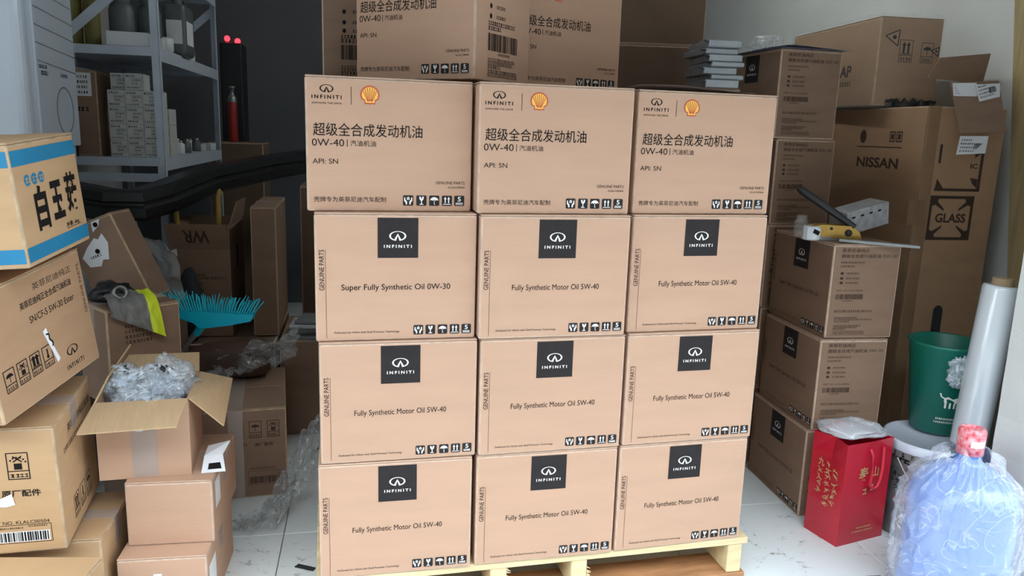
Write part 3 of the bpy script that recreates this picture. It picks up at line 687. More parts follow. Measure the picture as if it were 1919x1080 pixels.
fb = empty('spare_part_box', (1.115, 2.585, ZR + .014), (math.radians(4), math.radians(-12), .40), 'silver patterned spare part box with black label on the near right stack', 'box')
b = MB(); add_rbox(b, .185, .082, .078, .002, 1); b.build('box_body', mat('silver_print', srgb(170, 170, 172), .4, var=.4, scale=45), fb)
i = Ink(); i.rect(.01, .068, .052, .062); i.lines(.01, .065, .043, .007, seed=2); i.lines(.012, .06, .03, .009, seed=3); i.lines(.012, .05, .017, .006, seed=4)
put('printed_label', i.mesh('printed_label', [INK]), fb, facemat('right', .185, .082, .078))
i = Ink()
for q in range(4): i.rect(.02 + .038 * q, .034 + .038 * q, .054, .060)
put('printed_label', i.mesh('printed_label', [INK]), fb, facemat('front', .185, .082, .078))
w_ = empty('wrapped_part', (.985, 2.565, ZR), (0, 0, .3), 'small white wrapped spare part with black sticker on the carton corner', 'car part')
b = MB(); b.lathe([(0, 0), (.026, .001), (.030, .006), (.031, .040), (.027, .046), (0, .047)], 12, smooth=False); b.build('part_body', WHITEP, w_)
i = Ink(); i.rect(-.012, .012, -.006, .008); put('sticker', i.mesh('sticker', [INK]), w_, Matrix.Translation((-.004, -.0318, .028)) @ Matrix.Rotation(math.pi / 2, 4, 'X') @ Matrix.Rotation(-.4, 4, 'Z'))
b = MB(); b.lathe([(0, 0), (.022, 0), (.024, .004), (.024, .05), (.018, .06), (.018, .072), (.015, .072), (.015, .058), (.020, .048)], 18); b.build('glass_jar', film_mat('clear_glass', (.6, .6, .58, 1), .22, .05, 0), None, (.985, 2.66, ZR), label='small clear jar behind the handbrake grip', cat='jar')
b = MB(); add_rbox(b, .245, .022, .010, .001, 1); b.build('metal_strip', STEEL, None, (1.055, 2.505, ZR + .003), (0, math.radians(2), -.20), label='flat steel strip sticking out over the near right stack', cat='metal strip')

# red paper bag
bag = empty('gift_bag', (1.050, 2.256, 0), (0, 0, .43), 'glossy red paper bag with gold calligraphy and red rope handle', 'bag')
w, d, hh, cr = .200, .136, .342, .02
b = MB()
prof = []
def bagring(z, k):
    i_ = .022 * k
    return [Vector((0, 0, z)), Vector((w * .5, -.004 * k, z)), Vector((w, 0, z)), Vector((w - i_, d / 2, z)), Vector((w, d, z)), Vector((w / 2, d, z)), Vector((0, d, z)), Vector((i_, d / 2, z))]
Zs = [0, .06, .12, .2, .28, hh]; rings = [bagring(z, (z / hh) ** 2) for z in Zs]
vs = [p for r_ in rings for p in r_]
fs = [(k * 8 + q, k * 8 + (q + 1) % 8, (k + 1) * 8 + (q + 1) % 8, (k + 1) * 8 + q) for k in range(len(Zs) - 1) for q in range(8)]
b.add(vs, fs); b.add(rings[0], [tuple(reversed(range(8)))]); b.build('bag_body', REDPAPER, bag)
i = Ink(); i.text('泰', .060, .100, .235, .05, .02); i.text('山', .115, .145, .238, .035, .02); i.lines(.085, .108, .175, .020, seed=6); i.lines(.115, .140, .185, .022, seed=7)
i.lines(.075, .14, .052, .006, seed=4); i.lines(.06, .15, .040, .005, seed=5)
put('gold_lettering', i.mesh('gold_lettering', [GOLDF]), bag, Matrix(((1, 0, 0, 0), (0, 0, -1, -.0035), (0, 1, 0, 0), (0, 0, 0, 1))))
i = Ink(); rr = random.Random(12)
i.text('九', .035, .060, .255, .028, .02)
for col, (x, za, zb) in enumerate(((.045, .225, .15), (.078, .255, .12), (.105, .245, .12))):
    z = za
    while z > zb:
        for q in range(4):
            a_ = rr.uniform(-1.2, 1.2); l = rr.uniform(.005, .012); cx, cz = x + rr.uniform(-.006, .006), z + rr.uniform(-.006, .006)
            i.stroke([(cx - l * math.cos(a_), cz - l * math.sin(a_)), (cx + l * .3, cz), (cx + l * math.cos(a_), cz + l * math.sin(a_))], .0022)
        z -= .022
put('gold_lettering', i.mesh('gold_lettering', [GOLDF]), bag, Matrix(((0, 0, -1, .004), (-1, 0, 0, d), (0, 1, 0, 0), (0, 0, 0, 1))) @ Matrix.Rotation(0, 4, 'X') @ Matrix.Translation((0, 0, .010)))
b = MB(); b.tube([(.095, -.006, .318), (.098, -.016, .30), (.097, -.018, .25), (.098, -.016, .20), (.115, -.014, .186), (.133, -.014, .19), (.143, -.014, .21), (.150, -.012, .25), (.152, -.006, .318)], .0045, 8); b.build('rope_handle', REDR, bag)
b = MB(); b.tube([(.06, d + .004, .31), (.065, d + .006, .345), (.10, d - .01, .365), (.14, d + .006, .345), (.145, d + .004, .31)], .0045, 8); b.build('rope_handle', REDR, bag)
crumple('plastic_pouch', (1.115, 2.385, .352), (.105, .075, .022), FILM_W, 'folded clear plastic pouch lying in the top of the red bag', 'plastic bag', seed=2, amp=.25, n=40)

# paint pail
pc = Vector((1.392, 2.402, 0))
pail = empty('steel_pail', pc, (0, 0, 0), 'grey printed steel pail with dirty white lid beside the red bag', 'pail')
b = MB(); b.lathe([(0, .004), (.132, .004), (.136, 0), (.138, .006), (.1385, .10), (.141, .105), (.1385, .11), (.1385, .235), (.142, .24), (.1385, .246), (.139, .300), (.143, .304)], 56); b.build('pail_body', DRUM, pail)
b = MB(); b.lathe([(.142, .292), (.149, .294), (.151, .300), (.150, .318), (.146, .325), (.138, .325), (.134, .318), (.0, .318)], 56); b.build('lid', mat('dirty_white_enamel', srgb(206, 210, 224), .3, var=.18, scale=6), pail)
b = MB()
for k in range(30):
    t = 2 * math.pi * k / 30; X = Matrix.Rotation(t, 4, 'Z') @ Matrix.Translation((.149, 0, .290)); b.box(-.002, .004, -.010, .010, -.012, .006, 0, X)
b.build('lid_lugs', DRUM, pail)
b = MB(); P = []
a0 = math.radians(205); a1 = math.radians(330)
for k in range(17):
    t = k / 16; a = a0 + (a1 - a0) * t; P.append((.158 * math.cos(a), .158 * math.sin(a), .275 - .150 * math.sin(math.pi * t)))
b.tube(P, .0032, 8); b.build('bail_handle', STEEL, pail)
b = MB()
def on_pail(ink, a_c, name, m, r=.1402):
    me = ink.mesh(name, [m])
    for v in me.vertices:
        a = a_c + v.co.x / r; z_ = v.co.y; rr_ = r + v.co.z; v.co = Vector((rr_ * math.cos(a), rr_ * math.sin(a), z_))
    me.update(); link(name, me, pail)
fa = math.radians(225)
i = Ink(); i.text('オートマチック', -.075, .065, .212, .020, .02); i.text('トランスミッション', -.075, .075, .190, .018, .02); i.text('フルード', -.065, .02, .168, .017, .02); i.rect(-.08, .08, .2255, .2275); i.rect(-.08, .08, .154, .156); i.text('FE', -.055, -.02, .268, .022, .03)
on_pail(i, fa, 'printed_lettering', INK)
i = Ink(); i.text('NISSAN', -.042, .042, .062, .013, .03)
for k in range(24):
    t0, t1 = 2 * math.pi * k / 24, 2 * math.pi * (k + 1) / 24
    if abs(math.sin((t0 + t1) / 2)) < .3: continue
    i.poly([(.038 * math.cos(t0), .062 + .030 * math.sin(t0)), (.038 * math.cos(t1), .062 + .030 * math.sin(t1)), (.032 * math.cos(t1), .062 + .025 * math.sin(t1)), (.032 * math.cos(t0), .062 + .025 * math.sin(t0))])
on_pail(i, fa, 'ring_emblem', WHITE_INK)
i = Ink(); i.text('ATF', -.06, -.015, .135, .016, .02); on_pail(i, fa, 'red_lettering', RED_INK)
# green bin on the pail
binc = Vector((1.438, 2.478, .3255))
gb = empty('waste_bin', binc, (0, 0, 0), 'dark green plastic waste bin standing on the pail lid', 'bin')
b = MB(); b.lathe([(0, .002), (.076, .002), (.081, .006), (.113, .293), (.118, .297), (.118, .303), (.113, .305), (.109, .301), (.078, .010), (0, .008)], 56); b.build('bin_body', GREENP, gb)
me_i = Ink(); me_i.lines(-.04, .03, .062, .006, seed=1); me_i.lines(-.045, .03, .050, .006, seed=2)
# little animal mark on the side
me_i.poly([(-.020, .118), (.022, .118), (.030, .128), (.026, .140), (.006, .132), (-.010, .140), (-.022, .134)])
for x in (-.018, -.004, .010, .022): me_i.rect(x, x + .006, .100, .119)
me_i.stroke([(-.034, .150), (-.030, .138), (-.020, .134)], .004)
me = me_i.mesh('white_print', [WHITE_INK])
for v in me.vertices:
    a = math.radians(-100) + (v.co.x) / .10; r_ = .0815 + (.032 * (v.co.y - .006) / .287) + .0008; v.co = Vector((r_ * math.cos(a), r_ * math.sin(a), v.co.y))
me.update(); link('white_print', me, gb)
crumple('plastic_wrap', binc + Vector((-.005, -.118, .225)), (.034, .022, .050), FILM_B, 'crumpled clear wrap hanging over the rim of the green bin', seed=9, amp=.65, n=72)
# stretch film roll
r0 = Vector((1.442, 2.298, .330)); r1 = Vector((1.475, 2.300, .872)); ax = (r1 - r0)
roll = empty('stretch_film_roll', r0, ax.to_track_quat('Z', 'Y').to_euler(), 'glossy roll of clear stretch film leaning on the white pillar', 'film roll')
L = ax.length
b = MB(); b.lathe([(.028, .012), (.050, .012), (.052, .016), (.052, L - .03), (.049, L - .022), (.028, L - .022)], 48); b.build('film', ROLLF, roll)
b = MB(); b.lathe([(.0245, 0), (.029, 0), (.029, L), (.0245, L), (.0245, 0)], 36); b.build('core_tube', CARDTUBE, roll)

# water bottle in a bag
wb = Vector((1.243, 1.968, 0))
bot = empty('water_bottle', wb, (0, 0, 0), 'large blue water bottle in a clear bag with red sealed cap', 'bottle')
prof = [(0, .006), (.10, .004), (.128, .010), (.136, .03), (.136, .085), (.131, .095), (.136, .105), (.136, .165), (.131, .175), (.136, .185), (.136, .245), (.131, .255), (.136, .265), (.136, .31), (.133, .335), (.122, .362), (.100, .388), (.068, .408), (.043, .420), (.0305, .434), (.0305, .47)]
b = MB(); b.lathe(prof, 64); b.build('bottle_body', WATERB, bot)
b = MB(); b.lathe([(.031, .448), (.0335, .450), (.034, .512), (.030, .520), (.022, .521), (.020, .515), (0, .515)], 40); cap = b.build('cap', CAPR, bot, label='red patterned cap seal')
i = Ink(); i.rect(-.030, .016, .474, .490)
me = i.mesh('label_patch', [PAPER])
mb2 = MB(); mb2.grid(lambda s, t: Vector((.0346 * math.cos(-2.1 + 1.15 * s), .0346 * math.sin(-2.1 + 1.15 * s), .474 + .018 * t)), 12, 1); mb2.build('label_patch', PAPER, cap)
b = MB()
def bagf(s, t):
    a = s * 2 * math.pi
    zz = .004 + .43 * t
    base = .150 - .006 * math.cos(t * 6) if t < .70 else .152 * (1 - ((t - .70) / .30) ** 2.0 * .66)
    if t < .08: base = .150 + .01 * t / .08
    n1 = noise.noise((math.cos(a) * 3.2, math.sin(a) * 3.2, zz * 5)); n2 = noise.noise((math.cos(a) * 6, math.sin(a) * 6, zz * 22 + a * 1.2))
    n3 = 1 - abs(noise.noise((math.cos(a) * 5 + 4, math.sin(a) * 5, zz * 13 - a * 2))) * 2
    r_ = base + .008 * n1 + .004 * n2 + .012 * max(0, n3) ** 6
    r_ = max(r_, .1395 if zz < .32 else (.1395 - (zz - .32) * .10 if zz < .36 else max(.045, .1355 - (zz - .36) * 1.15)))
    return Vector((r_ * math.cos(a), r_ * math.sin(a), zz + (.035 * noise.noise((math.cos(a) * 2, math.sin(a) * 2, 9)) + .02 if t > .96 else 0)))
b.grid(bagf, 220, 110); b.build('clear_bag', film_mat('bottle_bag_film', (.78, .83, .93, 1), .22, .10, .8, 30.0, ((4.2, .012, 0.0), (9.0, .012, 7.0)), .15), bot, label='crinkled clear plastic bag')

# ================================================================== LEFT SIDE
blue = carton('mushroom_carton', 'tan carton with blue bands and large black Chinese characters', (-.9854, 1.5577, .9519), 1.6872, .2984, .25, .2533, m=KRAFT_Y, em=EDGE_T, tx=-.0646, ty=-.0694)
w, d, h = .2984, .25, .2533
for face, L_ in (('front', w), ('left', d)):
    for za, zb in ((.81, .935), (.04, .16)):
        i = Ink(); i.rect(.004, L_ - .004, za * h, zb * h); put('blue_band', i.mesh('blue_band', [BLUE_INK]), blue, facemat(face, w, d, h), label='printed blue band')
    if face == 'front':
        for q in range(3): i = Ink(); i.disc(.055 + .030 * q, .685 * h, .013, .012); put('blue_dot', i.mesh('blue_dot', [BLUE_INK]), blue, facemat(face, w, d, h))
i = Ink()
for q in range(3): i.lines(.046 + .030 * q, .066 + .030 * q, .685 * h, .011, seed=70 + q)
put('printed_lettering', i.mesh('printed_lettering', [KRAFT_Y]), blue, facemat('front', w, d, h, .0012))
for ch, xa, xb, zc, hh_, bo in (('白', .068, .122, .44, .094, .045), ('玉', .142, .196, .46, .084, .045), ('菇', .212, .270, .49, .088, .035)):
    i = Ink(); i.text(ch, xa, xb, zc * h, hh_, bo); put('printed_character', i.mesh('printed_character', [INK]), blue, facemat('front', w, d, h))
i = Ink(); i.text('净重: 6kg', .19, .255, .215 * h, .012, .01); i.rect(.19, .262, .185 * h, .19 * h)
put('weight_lettering', i.mesh('weight_lettering', [INK]), blue, facemat('front', w, d, h))

sca = .92; C0 = Vector((0, 0, 1.2534))
p2 = C0 + (Vector((-1.1472, 1.6699, .5613)) - C0) * sca
l2 = carton('oil_carton', 'tilted tan oil carton with torn white sticker, under the blue-banded carton', p2, 1.5109, .352, .25, .288, m=KRAFT_T, em=EDGE_T, tx=-.0375, ty=-.1423, group='cartons in the leaning left pile')
w, d, h = .352, .25, .288
i = Ink(); i.text('英菲尼迪纯正', .17, .31, .87 * h, .016, .0, mi=1); i.text('英菲尼迪纯正全合成汽油机油', .12, .30, .77 * h, .017, .012); i.text('SN/CF-5 5W-30 Ester', .14, .30, .64 * h, .016, .004)
emblem(i, .255, .225 * h, .042); i.text('INFINITI', .225, .29, .10 * h, .012, .03, space=1.5); i.text('GENUINE PARTS', .45 * h, .88 * h, .335, .009, rot=True, mi=1)
def symp(o_, X, x, z, s_, kd, m_=INK): k_ = Ink(); sym(k_, x, z, s_, kd); put('transport_symbol', k_.mesh('transport_symbol', [m_]), o_, X)
for q in range(4): symp(l2, facemat('front', w, d, h), .028 + .042 * q, .06, .034, ('umb', 'no', 'up', 'therm')[q])
put('printed_lettering', i.mesh('printed_lettering', [INK, INK_B]), l2, facemat('front', w, d, h))
i = Ink(); i.poly([(.170, .50 * h), (.183, .52 * h), (.190, .40 * h), (.200, .30 * h), (.208, .22 * h), (.198, .20 * h), (.186, .33 * h)])
tr = put('torn_sticker', i.mesh('torn_sticker', [PAPER]), l2, facemat('front', w, d, h, .0012), label='torn white sticker')
i = Ink(); i.stroke([(.178, .47 * h), (.188, .46 * h), (.186, .42 * h), (.196, .38 * h), (.192, .35 * h)], .004); put('printed_lettering', i.mesh('printed_lettering', [INK]), tr, Matrix.Translation((0, 0, .0004)))

l3 = carton('oil_carton', 'slumped tan carton with barcode and transport symbols in the left pile', (-1.402, 1.5752, .2617), .2446, .385, .2892, .320, m=KRAFT_Y, em=EDGE_T, tx=.0941, ty=.0052, group='cartons in the leaning left pile', tape='x')
w, d, h = .385, .2892, .32
symp(l3, facemat('front', w, d, h), .215, .60 * h, .045, 'umb'); symp(l3, facemat('front', w, d, h), .283, .60 * h, .045, 'no')
i = Ink(); i.text('原厂配件', .265, .345, .49 * h, .018, .02)
i.text('PART NO. KLALC00504', .225, .355, .255 * h, .0085); i.frame(.225, .358, .085 * h, .235 * h, .0012); i.lines(.23, .30, .21 * h, .004, seed=5); i.lines(.31, .35, .22 * h, .004, seed=6)
put('printed_lettering', i.mesh('printed_lettering', [INK]), l3, facemat('front', w, d, h))
i = Ink(); i.rect(.23, .353, .095 * h, .18 * h, 1); i.bars(.233, .350, .10 * h, .175 * h, 0, 3)
for k_ in range(len(i.v)):
    pass
me = i.mesh('barcode', [INK, PAPER])
for pl in me.polygons:
    if pl.material_index == 0:
        for vi in pl.vertices: me.vertices[vi].co.z = .0003
put('barcode', me, l3, facemat('front', w, d, h))
i = Ink(); i.text('英菲尼迪纯正机油', .09, .27, .84 * h, .022, .01); i.lines(.05, .20, .72 * h, .012, seed=8); sym(i, .11, .22, .0, 'up') if False else None
for q in range(3): symp(l3, facemat('right', w, d, h), .08 + .05 * q, .10 * h, .040, ('up', 'therm', 'umb')[q], INK_B)
put('printed_lettering', i.mesh('printed_lettering', [INK_B]), l3, facemat('right', w, d, h))
i = Ink(); i.poly([(.225, .40 * h), (.285, .49 * h), (.29, .40 * h), (.27, .385 * h)]); put('torn_patch', i.mesh('torn_patch', [PAPER]), l3, facemat('front', w, d, h, .0014), label='torn paper patch')
# lower boxes of the left pile
carton('carton', 'tan carton wedged under the slumped carton beside the small floor stack', (-1.215, 1.678, 0), .19, .240, .26, .258, m=KRAFT_Y, em=EDGE_T, tape='x', group='cartons in the leaning left pile')
carton('carton', 'pale carton at the bottom left corner of the picture', (-1.36, 1.36, 0), .06, .44, .262, .255, m=KRAFT_Y, em=EDGE_T, tape='x', group='cartons in the leaning left pile')

# small stack with the open box on top
l8 = carton('carton', 'small tan carton on the floor at the bottom of the open box stack', (-.962, 1.752, 0), .17, .214, .338, .184, m=KRAFT_P, em=EDGE, tape='x', group='small cartons under the open box')
i = Ink(); i.rect(.085, .105, .105, .140); put('paper_label', i.mesh('paper_label', [PAPER]), l8, facemat('front', .214, .338, .184))
i = Ink(); i.rect(.02, .10, .04, .14); put('paper_label', i.mesh('paper_label', [PAPER]), l8, facemat('right', .214, .338, .184))
l7 = carton('carton', 'small tan carton directly beneath the open box', (-.9626, 1.8156, .1845), .169, .2116, .315, .174, m=KRAFT_P, em=EDGE, tape='x', group='small cartons under the open box')
i = Ink(); i.rect(.03, .09, .08, .155); put('paper_label', i.mesh('paper_label', [PAPER]), l7, facemat('right', .2116, .315, .174))
ob = empty('open_carton', (-1.0277, 1.8245, .359), (0, 0, .2592), 'open tan carton with spread flaps and plastic bags inside', 'cardboard box')
w, d, h, t = .218, .225, .2065, .004
b = MB(); b.box(0, w, 0, t, 0, h); b.box(0, w, d - t, d, 0, h); b.box(0, t, t, d - t, 0, h); b.box(w - t, w, t, d - t, 0, h); b.box(t, w - t, t, d - t, 0, t); b.build('box_body', KRAFT_P, ob)
def lflap(pts, th=.004): b = MB(); a, c, e = [Vector(q) for q in pts[:3]]; n = (c - a).cross(e - a).normalized() * th; b.slab(pts, n); b.build('flap', KRAFT_IN, ob)
lflap([(0, 0, h), (w, 0, h), (w - .012, -.115, h - .030), (-.012, -.115, h - .034)])
lflap([(w, .0, h), (w + .080, .012, h - .085), (w + .088, d - .03, h - .015), (w, d, h)])
lflap([(0, d, h), (.040, d + .015, h + .085), (.018, .07, h + .045), (0, 0, h)])
lflap([(w, d, h), (w - .01, d + .09, h + .03), (.02, d + .09, h + .03), (0, d, h)])
b = MB(); b.box(w * .5 - .030, w * .5 + .030, -.0008, 0, .003, h - .003); b.build('packing_tape', TAPE, ob)
for q, (dx, dy, dz, s, sd) in enumerate(((.070, .11, .215, .060, 3), (.150, .12, .222, .062, 5), (.11, .07, .175, .072, 8))):
    p = Matrix.Rotation(.2592, 4, 'Z') @ Vector((dx, dy, 0)); c = crumple('plastic_bag', Vector((-1.0277, 1.8245, .359)) + p + Vector((0, 0, dz)), (s, s * .9, s * .75), FILM_B, ('crumpled clear bag of parts at the left in the open carton', 'crumpled clear bag of parts at the right in the open carton', 'flat clear bag of parts at the front in the open carton')[q], 'plastic bag', seed=sd, amp=.55, n=72)
    b = MB(); rr = random.Random(q)
    for k in range(5):
        X = Matrix.Translation((rr.uniform(-.03, .03), rr.uniform(-.05, .01), rr.uniform(.0, .04))) @ Matrix.Rotation(rr.uniform(-.9, .9), 4, 'Y') @ Matrix.Rotation(rr.uniform(0, 3), 4, 'Z'); b.box(-.014, .014, -.004, .004, -.004, .004, 0, X)
    b.build('dark_fitting', BLACKP, c)
    b = MB()
    for k in range(4):
        X = Matrix.Translation((rr.uniform(-.02, .02), rr.uniform(-.03, .02), rr.uniform(-.02, .02))) @ Matrix.Rotation(rr.uniform(-.6, .6), 4, 'Y') @ Matrix.Rotation(rr.uniform(0, 3), 4, 'Z'); b.box(-.026, .026, -.012, .012, -.010, .010, 0, X)
    b.build('white_fitting', mat('pale_blue_part', srgb(196, 214, 236), .35), c)
# folded receipt on the small carton
rc = empty('receipt', (-.795, 1.885, .359), (0, 0, .3), 'folded white shipping receipt on the carton edge beside the open box', 'paper')
b = MB(); b.add([(0, 0, .0005), (.060, .0, .0005), (.052, .045, .030), (.006, .040, .032), (.012, .10, .036), (.070, .09, .050)], [(0, 1, 2, 3), (3, 2, 5, 4)]); b.build('sheet', PAPER, rc)
b = MB(); b.add([(.016, .008, .0062), (.05, .008, .0062), (.046, .024, .0172), (.018, .022, .0172)], [(0, 1, 2, 3)]); b.build('barcode', INK, rc)

# carton with transport symbols standing on the tiles
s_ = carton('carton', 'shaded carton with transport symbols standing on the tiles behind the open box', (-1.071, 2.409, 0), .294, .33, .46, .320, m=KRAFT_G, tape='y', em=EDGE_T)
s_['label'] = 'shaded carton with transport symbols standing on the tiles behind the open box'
w, d, h = .33, .46, .32
i = Ink()
for q in range(3): symp(s_, facemat('front', w, d, h), .150 + .058 * q, .215, .040, ('therm', 'umb', 'no')[q], INK_B)
i.text('原厂配件', .225, .285, .190, .014, .02); i.lines(.12, .20, .193, .009, seed=3); i.lines(.12, .185, .178, .006, seed=4); i.lines(.13, .17, .13, .006, seed=5)
i.frame(.20, .30, .045, .095, .001); i.bars(.205, .295, .05, .075, seed=6); i.lines(.205, .29, .105, .006, seed=8)
for q in range(4): i.lines(.14, .17, .115 - .02 * q, .008, seed=11 + q)
put('printed_lettering', i.mesh('printed_lettering', [INK_B]), s_, facemat('front', w, d, h))
# crumpled film trailing over the tiles
b = MB()
def trail(s, t):
    a = Vector((-.80, 2.215, .010)); e = Vector((-.685, 2.60, .30))
    p = a.lerp(e, t); p.z = .010 + .20 * max(0, (t - .35) / .65) ** 1.3
    side = Vector((.8, .15, .05 + .5 * t)); wv = .16 * (1 - .35 * t)
    q = p + side * wv * (s - .35)
    q += Vector((noise.noise((s * 5, t * 6, 1)) * .035, noise.noise((s * 5, t * 6, 5)) * .03, abs(noise.noise((s * 7, t * 8, 9))) * .07 + .012 * noise.noise((s * 22, t * 26, 3))))
    q.z = max(q.z, .003); return q
b.grid(trail, 34, 52); b.build('plastic_sheet', FILM_D, None, label='crumpled clear plastic sheet trailing over the tiles beside the pallet', cat='plastic film')

# carton with the jacket
carton('carton', 'old brown carton hidden below the jacket carton', (-1.150, 2.19, 0), .845, .20, .19, .42, m=KRAFT_D)
m1 = carton('carton', 'worn brown carton with a reflective jacket draped over it', (-1.157, 2.15, .4215), .845, .215, .22, .300, m=KRAFT_G, em=EDGE_T, tape='x')
i = Ink(); 
for q in range(4): i.lines(.05, .13, .245 - .016 * q, .009, seed=50 + q)
i.text('DO', .02, .05, .06, .02, .03); put('printed_lettering', i.mesh('printed_lettering', [INK_B]), m1, facemat('front', .215, .22, .30))
jk = empty('safety_jacket', (-1.09, 2.215, .722), (0, 0, 0), 'grey reflective jacket with a yellow band draped over the worn carton', 'clothing')
def drape(s0, s1):
    e = Vector((.663, .748, 0)); pin = Vector((-.748, .663, 0)); E0 = Vector((-1.157, 2.15, .7225)) - Vector((-1.09, 2.215, .722))
    def fn(s, t):
        s = s0 + (s1 - s0) * s
        base = E0 + e * (.020 + .110 * s + .03 * t * (s - .5))
        hang = .030 + .075 * s
        q = t * (.11 + hang)
        fold = .010 * abs(noise.noise((s * 5, t * 5, 2))) + .007 * noise.noise((s * 9, t * 7, 8))
        if q < .11: p = base + pin * (.11 - q) + Vector((0, 0, .012 + .020 * math.sin(min(1, q / .11) * math.pi * .8) + fold))
        else:
            k = q - .11; p = base - pin * (.012 + .22 * k + fold) + Vector((0, 0, .014 - k))
        return p
    return fn
b = MB(); b.grid(drape(0, .80), 22, 26); b.build('grey_cloth', REFL, jk)
b = MB(); b.grid(drape(.80, 1.06), 8, 26); b.build('yellow_band', HIVIS, jk)
crumple('black_bag', (-1.215, 2.30, .745), (.05, .06, .030), BLACKP, 'black crumpled bag beside the jacket', 'plastic bag', seed=3, amp=.5)
b = MB(); b.lathe([(.014, 0), (.020, 0), (.020, .05), (.014, .05), (.014, 0)], 18); b.build('pipe_fitting', STEEL, None, (-1.165, 2.235, .750), (1.2, .3, .6), label='short metal pipe fitting beside the jacket', cat='metal part')
# leaning carton with torn labels
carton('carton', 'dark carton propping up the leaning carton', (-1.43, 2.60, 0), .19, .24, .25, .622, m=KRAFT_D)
m2 = carton('carton', 'tilted brown carton with torn paper labels leaning behind the jacket', (-1.315, 2.45, .627), .0, .17, .13, .300, m=KRAFT_G, em=EDGE_T, ty=-.42)
for q, P in enumerate(([(.090, .262), (.118, .275), (.130, .294), (.100, .294)], [(.030, .165), (.065, .155), (.080, .172), (.098, .166), (.120, .215), (.115, .250), (.095, .236), (.085, .245), (.050, .225), (.020, .20)])):
    i = Ink(); i.poly(P); lb = put('paper_label', i.mesh('paper_label', [PAPER]), m2, facemat('front', .17, .13, .3), label='torn white paper label')
    i = Ink(); i.disc(sum(x for x, y in P) / len(P), sum(y for x, y in P) / len(P), .008); i.lines(.045, .085, .19, .008, seed=q) if q else None
    put('printed_mark', i.mesh('printed_mark', [INK]), lb, Matrix.Translation((0, 0, .0005)))
# bubble wrap
b = MB()
def bub(s, t):
    p = Vector((-1.36 + .16 * s, 2.70 + .05 * t + .03 * s, .885 - .20 * t - .07 * s))
    return p + Vector((.02 * noise.noise((s * 4, t * 4, 1)), .03 * noise.noise((s * 4, t * 4, 6)), .025 * noise.noise((s * 5, t * 5, 3)) + .003 * abs(math.sin(s * 40) * math.sin(t * 46))))
b.grid(bub, 60, 60); b.build('bubble_wrap', BUBBLE, None, label='sheet of bubble wrap between the leaning carton and the WR carton', cat='bubble wrap')
crumple('dark_cushion', (-1.268, 2.99, .545), (.045, .030, .150), DARKM, 'dark padded bundle behind the bubble wrap', 'bundle', seed=6, amp=.2)

# WR carton with handles, beside slim carton
carton('carton', 'low dark carton under the WR carton and the slim carton', (-1.345, 2.955, 0), .19, .40, .60, .397, m=KRAFT_D, flaps=False)
wr = empty('open_carton', (-1.37, 3.06, .398), (0, 0, .183), 'shaded open carton with upside-down WR print and yellow handles inside', 'cardboard box')
w, d, h, t = .229, .34, .46, .004
b = MB(); b.box(0, w, 0, t, 0, h); b.box(0, w, d - t, d, 0, h); b.box(0, t, t, d - t, 0, h); b.box(w - t, w, t, d - t, 0, h); b.box(t, w - t, t, d - t, 0, t); b.build('box_body', KRAFT_G, wr)
b = MB(); b.slab([(0, -.001, h - .10), (w, -.001, h - .10), (w - .012, -.035, h + .005), (-.010, -.035, h + .005)], (0, .004, 0)); b.build('flap', KRAFT_G, wr)
b = MB(); b.slab([(w, 0, h), (w, d, h), (w + .015, d - .02, h + .085), (w + .015, .10, h + .085)], (.004, 0, 0)); b.build('flap', KRAFT_G, wr)
i = Ink(); i.text('WR', .055, .155, 0, .055, .02, flip=True); me = i.mesh('printed_lettering', [INK_B])
put('printed_lettering', me, wr, Matrix.Translation((0, -.022, h - .045)) @ Matrix.Rotation(math.radians(90 + 18), 4, 'X'))
i = Ink(); i.lines(.02, .13, .255, .009, seed=4); i.lines(.02, .21, .243, .010, seed=5)
for q in range(4): i.lines(.02, .12, .22 - .03 * q, .006, seed=6 + q)
put('printed_lettering', i.mesh('printed_lettering', [INK_B]), wr, facemat('front', w, d, h))
b = MB(); b.box(w, w + .0008, .15, .19, .26, .36); b.build('hand_hole', DARKM, wr)
for k, (x, y, z1, lean) in enumerate(((.022, .06, .560, -.01), (.178, .05, .600, .012))):
    b = MB(); p = [Vector((x, y, .30)), Vector((x + lean * .5, y, z1 - .03)), Vector((x + lean, y, z1 - .01)), Vector((x + lean, y, z1))]
    R = Matrix.Rotation(.183, 4, 'Z')
    me = b.tube(p, [.011, .010, .010, .004], 10)
    tl = b.build('tool_handle', mat('yellow_grip', srgb(168, 138, 62), .45), None, (-1.37, 3.06, .398), (0, 0, .183), label=('left yellowish tool handle sticking out of the WR carton', 'right yellowish tool handle sticking out of the WR carton')[k], cat='tool')
n1 = carton('carton', 'slim brown carton standing beside the WR carton', (-1.062, 3.11, .398), .2075, .100, .48, .535, m=KRAFT_G, em=EDGE_T, tape='x')
carton('carton', 'large dark carton in the gloom behind the slim carton', (-1.00, 3.62, 0), .19, .50, .50, .985, m=KRAFT_D)
